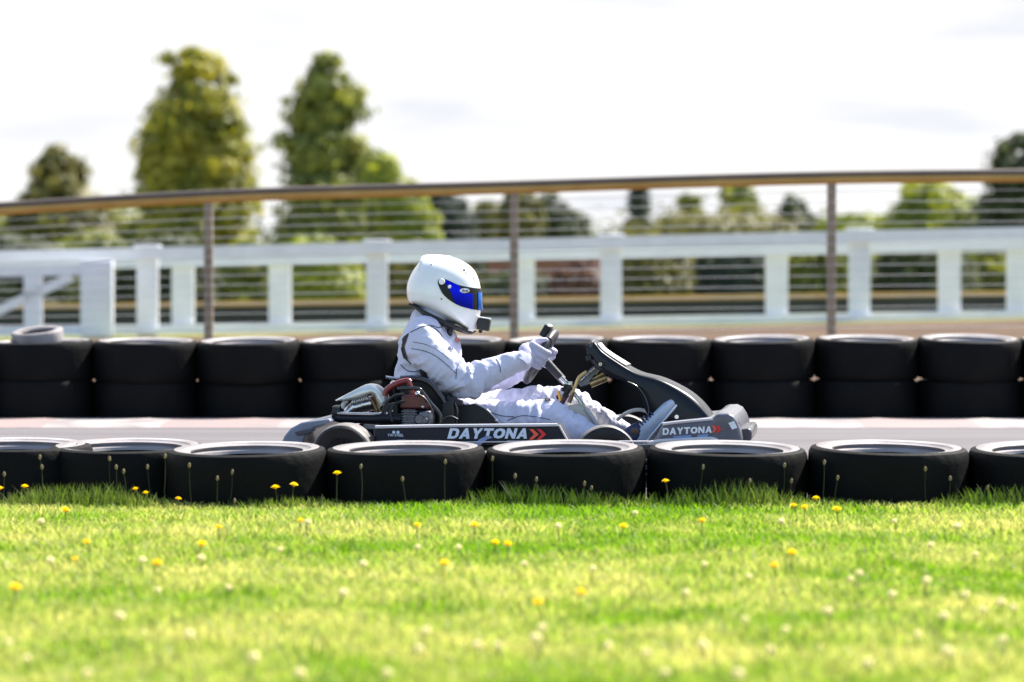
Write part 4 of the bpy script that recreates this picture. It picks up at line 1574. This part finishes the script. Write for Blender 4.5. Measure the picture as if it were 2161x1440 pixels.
def tree(name, label, cat, group, sil, Y, tone, base_py=None, leaf=.3, clumps=150, per=45, trunk=True):
    clumps, per = int(clumps * (.55 if clumps > 200 else .85)), int(per * 4.0)
    pm_ = px_m(Y)
    cx = (sil[-1][1] + sil[-1][2]) / 2
    x = (cx - PW / 2) / pm_
    z0 = gz(x, Y)
    o = empty(name, (x, Y, z0))
    tag(o, label, cat, group)
    me = foliage_mesh('crown' if trunk else 'foliage', sil, Y, clumps, per, leaf, (x, Y, z0))
    f = bpy.data.objects.new('crown' if trunk else 'foliage', me)
    me.materials.append(LM[tone])
    COL.objects.link(f)
    f.parent = o
    ztop = CAM.z + (576 - sil[0][0]) / pm_ - z0
    wmax = max(s[2] - s[1] for s in sil) / pm_
    tb = MB()
    r0 = .035 * ztop if trunk else .012 * ztop + .01
    path = smooth_path([(0, 0, -.1), (.02 * ztop, 0, ztop * .3), (-.01 * ztop, .01, ztop * .6), (((sil[0][1] + sil[0][2]) / 2 - cx) / pm_, 0, ztop * .9)], 4)
    tb.tube(path, [float(v) for v in np.linspace(r0, r0 * .15, len(path))], 8)
    for k in range(9 if trunk else 4):
        t = .25 + .6 * k / 9
        a = k * 2.4
        s = path[int(t * (len(path) - 1))]
        L = wmax * .36 * (1 - .5 * t)
        tb.tube([s, s + Vector((math.cos(a) * L * .5, math.sin(a) * L * .5, L * .22)), s + Vector((math.cos(a) * L, math.sin(a) * L, L * .55))], [r0 * .45 * (1 - .5 * t), r0 * .25, r0 * .08], 6)
    tb.build('trunk' if trunk else 'stem', M['bark'], o)
    return o


GT = 'trees beyond the fences'
GS = 'shrubs and hedging beyond the fences'
tree('tree', 'tall ragged yellow-green tree left of the driver, leaning outline', 'tree', GT,
     [(104, 395, 420), (118, 340, 480), (150, 335, 500), (185, 330, 510), (215, 325, 515), (260, 290, 520), (300, 270, 520), (330, 290, 535), (360, 290, 545), (400, 280, 545), (440, 270, 535), (500, 250, 540), (560, 240, 545), (630, 250, 540)],
     125, 'sunny', leaf=.34, clumps=330, per=42)
tree('tree', 'tall tapering tree directly above the driver, dark core and sunlit right side', 'tree', GT,
     [(112, 680, 705), (135, 655, 730), (165, 625, 745), (195, 615, 780), (230, 610, 770), (265, 600, 755), (300, 580, 790), (330, 580, 820), (365, 590, 840), (400, 600, 850), (450, 590, 860), (500, 585, 870), (560, 580, 870), (630, 590, 850)],
     118, 'mid', leaf=.32, clumps=330, per=42)
tree('tree', 'small round-topped olive tree at the far left', 'tree', GT,
     [(312, 100, 140), (335, 75, 170), (365, 55, 190), (400, 40, 200), (440, 30, 230), (500, 10, 260), (560, 0, 260), (630, 0, 250)], 135, 'olive', leaf=.36, clumps=190, per=38)
tree('tree', 'golden-green bush-like tree at the right foot of the tapering tree', 'tree', GT,
     [(335, 790, 830), (370, 770, 850), (420, 800, 905), (460, 810, 930), (500, 820, 940), (560, 820, 940), (630, 820, 940)], 108, 'lime', leaf=.3, clumps=150, per=38)
tree('tree', 'dark rounded tree between the golden bush and the second railing post', 'tree', GT,
     [(405, 915, 945), (425, 900, 980), (455, 890, 1000), (490, 890, 1005), (560, 890, 1010), (630, 890, 1010)], 150, 'blue', leaf=.36, clumps=120, per=36)
tree('tree', 'olive tree directly behind the second railing post', 'tree', GT,
     [(408, 1080, 1110), (430, 1060, 1140), (465, 1050, 1150), (500, 1045, 1150), (560, 1045, 1150), (630, 1045, 1150)], 128, 'olive', leaf=.32, clumps=110, per=36)
tree('tree', 'dark dome-shaped tree to the right of the olive tree', 'tree', GT,
     [(410, 1135, 1170), (425, 1120, 1195), (450, 1110, 1225), (480, 1110, 1245), (520, 1110, 1255), (560, 1110, 1260), (630, 1110, 1260)], 150, 'dark', leaf=.36, clumps=130, per=36)
tree('conifer', 'thin dark conifer spire standing alone in the distance', 'tree', GT,
     [(385, 1345, 1352), (405, 1338, 1360), (430, 1334, 1364), (455, 1330, 1366), (475, 1322, 1372), (560, 1315, 1380), (630, 1315, 1380)], 220, 'blue', leaf=.42, clumps=90, per=30)
tree('tree', 'small pointed green tree just right of the conifer spire', 'tree', GT,
     [(418, 1448, 1462), (440, 1430, 1480), (465, 1400, 1490), (500, 1330, 1500), (560, 1320, 1500), (630, 1320, 1500)], 160, 'mid', leaf=.36, clumps=140, per=34)
tree('tree', 'spreading pale-topped tree midway between conifer and third railing post', 'tree', GT,
     [(392, 1520, 1580), (410, 1510, 1605), (435, 1515, 1620), (460, 1510, 1630), (500, 1490, 1640), (560, 1490, 1640), (630, 1490, 1640)], 170, 'mid', leaf=.38, clumps=130, per=34)
tree('tree', 'low dark-green tree touching the left of the third railing post', 'tree', GT,
     [(425, 1655, 1690), (450, 1640, 1715), (480, 1630, 1760), (560, 1630, 1790), (630, 1630, 1790)], 150, 'dark', leaf=.34, clumps=120, per=34)
tree('tree', 'bright green rounded tree near the right end of the fence', 'tree', GT,
     [(388, 1915, 1990), (405, 1885, 2030), (435, 1870, 2060), (470, 1860, 2070), (520, 1840, 2070), (560, 1840, 2070), (630, 1840, 2070)], 120, 'lime', leaf=.32, clumps=150, per=38)
tree('tree', 'big dark tree cut off by the right edge', 'tree', GT,
     [(285, 2140, 2200), (315, 2105, 2260), (350, 2080, 2290), (400, 2070, 2310), (450, 2055, 2320), (520, 2060, 2320), (630, 2060, 2320)], 112, 'dark', leaf=.34, clumps=230, per=40)
# lower shrubs and hedges behind the white fences
shrubs = [
    ('shrub', 'dark green shrub behind the gate at the far left', [(505, -60, 60), (530, -90, 130), (600, -100, 150), (665, -100, 150)], 'dark', 62),
    ('shrub', 'mid green shrub behind the wide white gate post', [(490, 150, 240), (520, 110, 290), (600, 100, 320), (665, 100, 320)], 'mid', 66),
    ('shrub', 'blackish shrub between the gate post and first railing post', [(500, 290, 400), (530, 260, 440), (600, 250, 450), (665, 250, 450)], 'dark', 60),
    ('shrub', 'bright yellow-green shrub just left of the helmet', [(505, 610, 690), (535, 585, 745), (600, 570, 770), (670, 570, 770)], 'lime', 58),
    ('shrub', 'dark green shrub right of the first railing post', [(510, 470, 540), (540, 450, 590), (600, 440, 600), (665, 440, 600)], 'mid', 64),
    ('shrub', 'dark olive shrub hidden behind the helmet', [(515, 800, 900), (545, 770, 960), (600, 760, 1000), (660, 760, 1000)], 'olive', 64),
    ('hedge', 'long low olive hedge from the brick building rightwards', [(500, 1300, 1400), (525, 1270, 1470), (600, 1255, 1480), (660, 1255, 1480)], 'olive', 60),
    ('shrub', 'near-black shrub between two white posts right of centre', [(505, 1510, 1580), (530, 1480, 1620), (600, 1470, 1640), (655, 1470, 1640)], 'blue', 58),
    ('shrub', 'green shrub just behind the third railing post', [(500, 1670, 1800), (525, 1640, 1850), (600, 1630, 1870), (650, 1630, 1870)], 'mid', 62),
    ('shrub', 'dark shrub between the last two white posts at right', [(500, 1880, 1980), (530, 1860, 2040), (600, 1850, 2060), (650, 1850, 2060)], 'dark', 60),
    ('shrub', 'mottled green shrub at the right edge under the dark tree', [(505, 2080, 2200), (530, 2050, 2260), (600, 2040, 2280), (650, 2040, 2280)], 'mid', 64),
    ('shrub', 'reddish-leaved shrub beside the brick building', [(545, 1190, 1250), (565, 1170, 1280), (620, 1165, 1290), (660, 1165, 1290)], 'rose', 56),
    ('shrub', 'dark shrub in front of the brick building left part', [(580, 1060, 1130), (600, 1000, 1165), (660, 990, 1165)], 'dark', 57),
]
for nm, lab, sil, tone, Y in shrubs:
    tree(nm, lab, 'shrub' if nm == 'shrub' else 'hedge', GS, sil, Y, tone, leaf=.14, clumps=150, per=40, trunk=False)
tree('hedge', 'tall green thicket joining the two left-hand trees behind the railing', 'hedge', GT,
     [(448, 0, 60), (440, 150, 300), (470, -60, 420), (500, -100, 540), (560, -100, 560), (640, -100, 560)], 145, 'mid', leaf=.34, clumps=260, per=40, trunk=False)
tree('hedge', 'long olive thicket below the conifer spire, reaching the third railing post', 'hedge', GT,
     [(470, 1330, 1500), (480, 1310, 1760), (500, 1290, 1800), (560, 1290, 1810), (640, 1290, 1810)], 150, 'olive', leaf=.34, clumps=260, per=40, trunk=False)
tree('hedge', 'low pale hedge between the third railing post and the bright green tree', 'hedge', GT,
     [(462, 1740, 1850), (478, 1730, 1900), (500, 1730, 1900), (560, 1730, 1900), (640, 1730, 1900)], 140, 'lime', leaf=.32, clumps=140, per=36, trunk=False)
tree('tree', 'pale hazy tree in the gap beside the second railing post', 'tree', GT,
     [(420, 1015, 1035), (440, 1000, 1055), (480, 990, 1060), (560, 985, 1065), (640, 985, 1065)], 240, 'olive', leaf=.4, clumps=90, per=34)
# far wood closing the horizon
tl = foliage_mesh('far_wood', [(508, -1500, 3700), (535, -1500, 3700), (600, -1500, 3700)], 260, 1100, 30, .8, (0, 260, 0))
fw = bpy.data.objects.new('far_wood', tl)
tl.materials.append(LM['dark'])
COL.objects.link(fw)
fw.location = (0, 260, 0)
tag(fw, 'distant dark line of woodland closing the horizon', 'woodland', kind='stuff')


# ------------------------------------------------------------------ grass
def blades(name, n, area, hmin, hmax, width, mat, hfun=None, lean=.5, dens=None):
    x0, x1, y0, y1 = area
    X = rng.uniform(x0, x1, n)
    Y = rng.uniform(y0, y1, n)
    if dens is not None:
        k = rng.uniform(0, 1, n) < dens(X, Y)
        X, Y = X[k], Y[k]
        n = len(X)
    patch_ = .5 + .5 * np.sin(X * 3.1 + 1.7 * np.sin(Y * 2.3)) * np.sin(Y * 4.7 + 1.3 * np.sin(X * 1.9))
    H = rng.uniform(hmin, hmax, n) * (.7 + .6 * patch_)
    if hfun is not None:
        H = H * hfun(X, Y)
    a = rng.uniform(0, 2 * np.pi, n)
    w = width * rng.uniform(.7, 1.3, n)
    ln = lean * H * rng.uniform(.2, 1.2, n)
    la = rng.uniform(0, 2 * np.pi, n)
    dx, dy = np.cos(a) * w / 2, np.sin(a) * w / 2
    lx, ly = np.cos(la) * ln, np.sin(la) * ln
    z = np.zeros(n) - .004
    V = np.stack([np.stack([X - dx, Y - dy, z], 1), np.stack([X + dx, Y + dy, z], 1),
                  np.stack([X + dx * .7 + lx * .35, Y + dy * .7 + ly * .35, H * .6], 1), np.stack([X - dx * .7 + lx * .35, Y - dy * .7 + ly * .35, H * .6], 1),
                  np.stack([X + lx, Y + ly, H], 1)], 1).reshape(-1, 3)
    b = np.arange(n) * 5
    L = np.stack([b, b + 1, b + 2, b + 3, b + 3, b + 2, b + 4], 1).ravel()
    ls = np.stack([np.arange(n) * 7, np.arange(n) * 7 + 4], 1).ravel()
    lt = np.tile([4, 3], n)
    me = bpy.data.meshes.new(name)
    me.vertices.add(5 * n)
    me.vertices.foreach_set('co', V.ravel())
    me.loops.add(7 * n)
    me.loops.foreach_set('vertex_index', L.astype(np.int32))
    me.polygons.add(2 * n)
    me.polygons.foreach_set('loop_start', ls.astype(np.int32))
    me.polygons.foreach_set('loop_total', lt.astype(np.int32))
    me.update(calc_edges=True)
    big = .5 + .5 * np.sin(X * 1.3 + 2.2 * np.sin(Y * 1.1 + .5)) * np.sin(Y * 2.1 + X * .6)
    fine = .5 + .5 * np.sin(X * 7.3 + 2.5 * np.sin(Y * 3.7)) * np.sin(Y * 6.1 + 2.0 * np.sin(X * 4.1 + 1.0))
    tint = np.clip(-.26 + .62 * big + .5 * fine + rng.normal(0, .17, n), 0, 1)
    at_ = me.attributes.new('tint', 'FLOAT', 'FACE')
    at_.data.foreach_set('value', np.repeat(tint, 2).astype(np.float32))
    me.materials.append(mat)
    o = bpy.data.objects.new(name, me)
    COL.objects.link(o)
    return o


gm = leaf_mat('grass_blades', (.13, .25, .024), (.56, .51, .20), trans=.5)
gr1 = blades('grass', 190000, (-2.7, 2.7, -8.0, -1.75), .016, .036, .0065, gm, lean=1.0)
tag(gr1, 'short bright green grass of the verge in the foreground', 'grass', kind='stuff')
gm2 = leaf_mat('tall_grass_blades', (.05, .09, .016), (.17, .22, .05), trans=.4)


def tuft(X, Y):
    v = .5 + .5 * np.sin(X * 5.3 + .8) * np.sin(X * 2.1 + 2.0)
    return np.clip(v * 1.5 - .25, .12, 1)


gr2 = blades('tall_grass', 9000, (-3.0, 3.0, -2.12, -1.9), .05, .13, .006, gm2, hfun=lambda X, Y: .22 + .62 * tuft(X, Y), lean=.5, dens=tuft)
tag(gr2, 'longer darker grass growing against the near tyres', 'grass', kind='stuff')


# ------------------------------------------------------------------ flowers
def flower_proto(name, kind, h):
    o = empty(name)
    MB().tube(smooth_path([(0, 0, -.01), (.004, 0, h * .5), (-.002, .003, h)], 3), .0016, 5).build('stem', M['stem'], o)
    b = MB()
    if kind == 'y':
        for ring_, (r, z, n) in enumerate(((.017, .004, 14), (.012, .008, 11), (.006, .011, 7))):
            for k in range(n):
                a = 2 * math.pi * (k + .5 * ring_) / n
                d = Vector((math.cos(a), math.sin(a), 0))
                t = Vector((-math.sin(a), math.cos(a), 0)) * .0028
                c = Vector((-.002, .003, h))
                b.add([c + t * .5 + Vector((0, 0, z * .5)), c - t * .5 + Vector((0, 0, z * .5)), c + d * r * .7 - t + Vector((0, 0, z)), c + d * r + Vector((0, 0, z * .8)), c + d * r * .7 + t + Vector((0, 0, z))], [(0, 1, 2, 3, 4)])
        b.ball((-.002, .003, h + .002), (.007, .007, .006), 8, 6)
        b.build('petals', M['flower_y'], o)
    else:
        c = Vector((-.002, .003, h))
        for k in range(34):
            zf = 1 - 2 * (k + .5) / 34
            rr_ = math.sqrt(1 - zf * zf)
            a = k * 2.39996
            d = Vector((rr_ * math.cos(a), rr_ * math.sin(a), zf))
            b.ball(c + d * .0085, (.0032, .0032, .0036), 5, 4)
        b.ball(c, .0075, 8, 6)
        b.build('florets', M['flower_w'], o)
    return o


def ground_at(px, py, h):
    """where a flower of stem height h, seen at pixel, stands"""
    d = ray(px, py)
    t = (h - CAM.z) / d.z
    return CAM + d * t


yel_tall = [(715, 1000), (606, 1022), (588, 1030), (300, 1032), (322, 1040), (370, 1053), (50, 1028), (12, 1031), (1413, 1015), (1725, 1053)]
yel_low = [(135, 1078), (635, 1100), (462, 1113), (420, 1150), (165, 1180), (25, 1242), (190, 1145), (940, 1190), (1065, 1150), (1000, 1110), (1220, 1252), (1147, 1272), (1665, 1168),
           (1680, 1068), (1702, 1072), (1770, 1075), (1640, 1195), (1480, 1100), (330, 1190), (1040, 1146), (880, 1110), (1310, 1112)]
whites = [(880, 1155), (650, 1102), (300, 1182), (422, 1178), (110, 1182), (10, 1355), (530, 1385), (640, 1420), (880, 1370), (1010, 1360), (1052, 1361), (1150, 1325), (1138, 1346), (1280, 1363), (1365, 1376),
          (1490, 1190), (1482, 1362), (1570, 1308), (1550, 1420), (1665, 1328), (1622, 1371), (1800, 1222), (1812, 1210), (1880, 1255), (2040, 1255), (2110, 1271), (2082, 1286), (2060, 1170), (1110, 1190),
          (1940, 1340), (2005, 1375), (1960, 1150), (970, 1155), (1340, 1082), (900, 1332), (720, 1250), (1650, 1100), (590, 1160), (1955, 1225), (2140, 1280), (1990, 1300), (1440, 1250), (1830, 1400), (60, 1390),
          (250, 1300), (400, 1340), (180, 1420), (330, 1245), (1250, 1200), (760, 1190), (820, 1420), (1400, 1420), (2120, 1350), (1750, 1290), (1580, 1215), (480, 1240), (90, 1100), (2020, 1110), (1180, 1110), (1890, 1100)]
first = {}


def sow(lst, kind, name, h, label, cat, group, fixed_y=None):
    proto = None
    for i, (px, py) in enumerate(lst):
        if fixed_y is not None:
            p = at(px, py, fixed_y + random.uniform(-.03, .03))
            hh = p.z
        else:
            hh = h * random.uniform(.85, 1.2)
            p = ground_at(px, py, hh)
        if proto is None:
            proto = flower_proto(name, kind, h)
            o = proto
        else:
            o = copy_tree(proto)
        sc = random.uniform(.8, 1.2)
        o.location = (p.x, p.y, hh - h * sc)
        o.scale = (sc, sc, sc if kind == 'y' else sc * .8)
        if kind == 'w':
            o.location.z = hh - h * sc * .8
        o.rotation_euler = (random.uniform(-.15, .15), random.uniform(-.15, .15), random.uniform(0, 6))
        tag(o, label, cat, group)


sow(yel_tall, 'y', 'dandelion', .17, 'yellow dandelion on a tall stem in front of the black near tyres', 'flower', 'tall yellow flowers by the near tyres', fixed_y=-2.06)
sow(yel_low, 'y', 'dandelion', .06, 'low yellow dandelion out in the open foreground grass', 'flower', 'yellow flowers in the foreground grass')
sow(whites, 'w', 'clover_flower', .055, 'small round white clover head in the foreground grass', 'flower', 'white clover in the foreground grass')

tan_h = [(90, 965), (95, 985), (240, 968), (255, 985), (265, 995), (320, 985), (345, 963), (405, 982), (455, 1010), (480, 996), (505, 1057), (860, 1010), (940, 975), (1040, 968), (1085, 1005), (1130, 1012),
         (1235, 1020), (1240, 1030), (1590, 1015), (1650, 982), (1735, 976), (1760, 1008), (1955, 990), (2005, 1010), (2080, 1030), (1665, 1015), (1480, 985), (760, 985), (15, 1000)]
M['seed'] = pm('dry_seed_head', (.26, .21, .10), .8, col2=(.16, .12, .06), scale=60)
sp0 = None
for px, py in tan_h:
    p = at(px, py, -2.06 + random.uniform(-.05, .05))
    if sp0 is None:
        sp0 = empty('plantain')
        MB().tube(smooth_path([(0, 0, -.01), (.006, 0, .1), (0, .004, .17)], 3), .0009, 5).build('stem', M['stem'], sp0)
        MB().ball((0, .004, .176), (.0055, .0055, .010), 8, 7).build('seed_head', M['seed'], sp0)
        o = sp0
    else:
        o = copy_tree(sp0)
    o.location = (p.x, p.y, p.z - .176)
    o.rotation_euler = (random.uniform(-.1, .1), random.uniform(-.1, .1), random.uniform(0, 6))
    tag(o, 'thin dry brown seed head on a stalk in front of the near tyres', 'weed', 'dry seed heads by the near tyres')
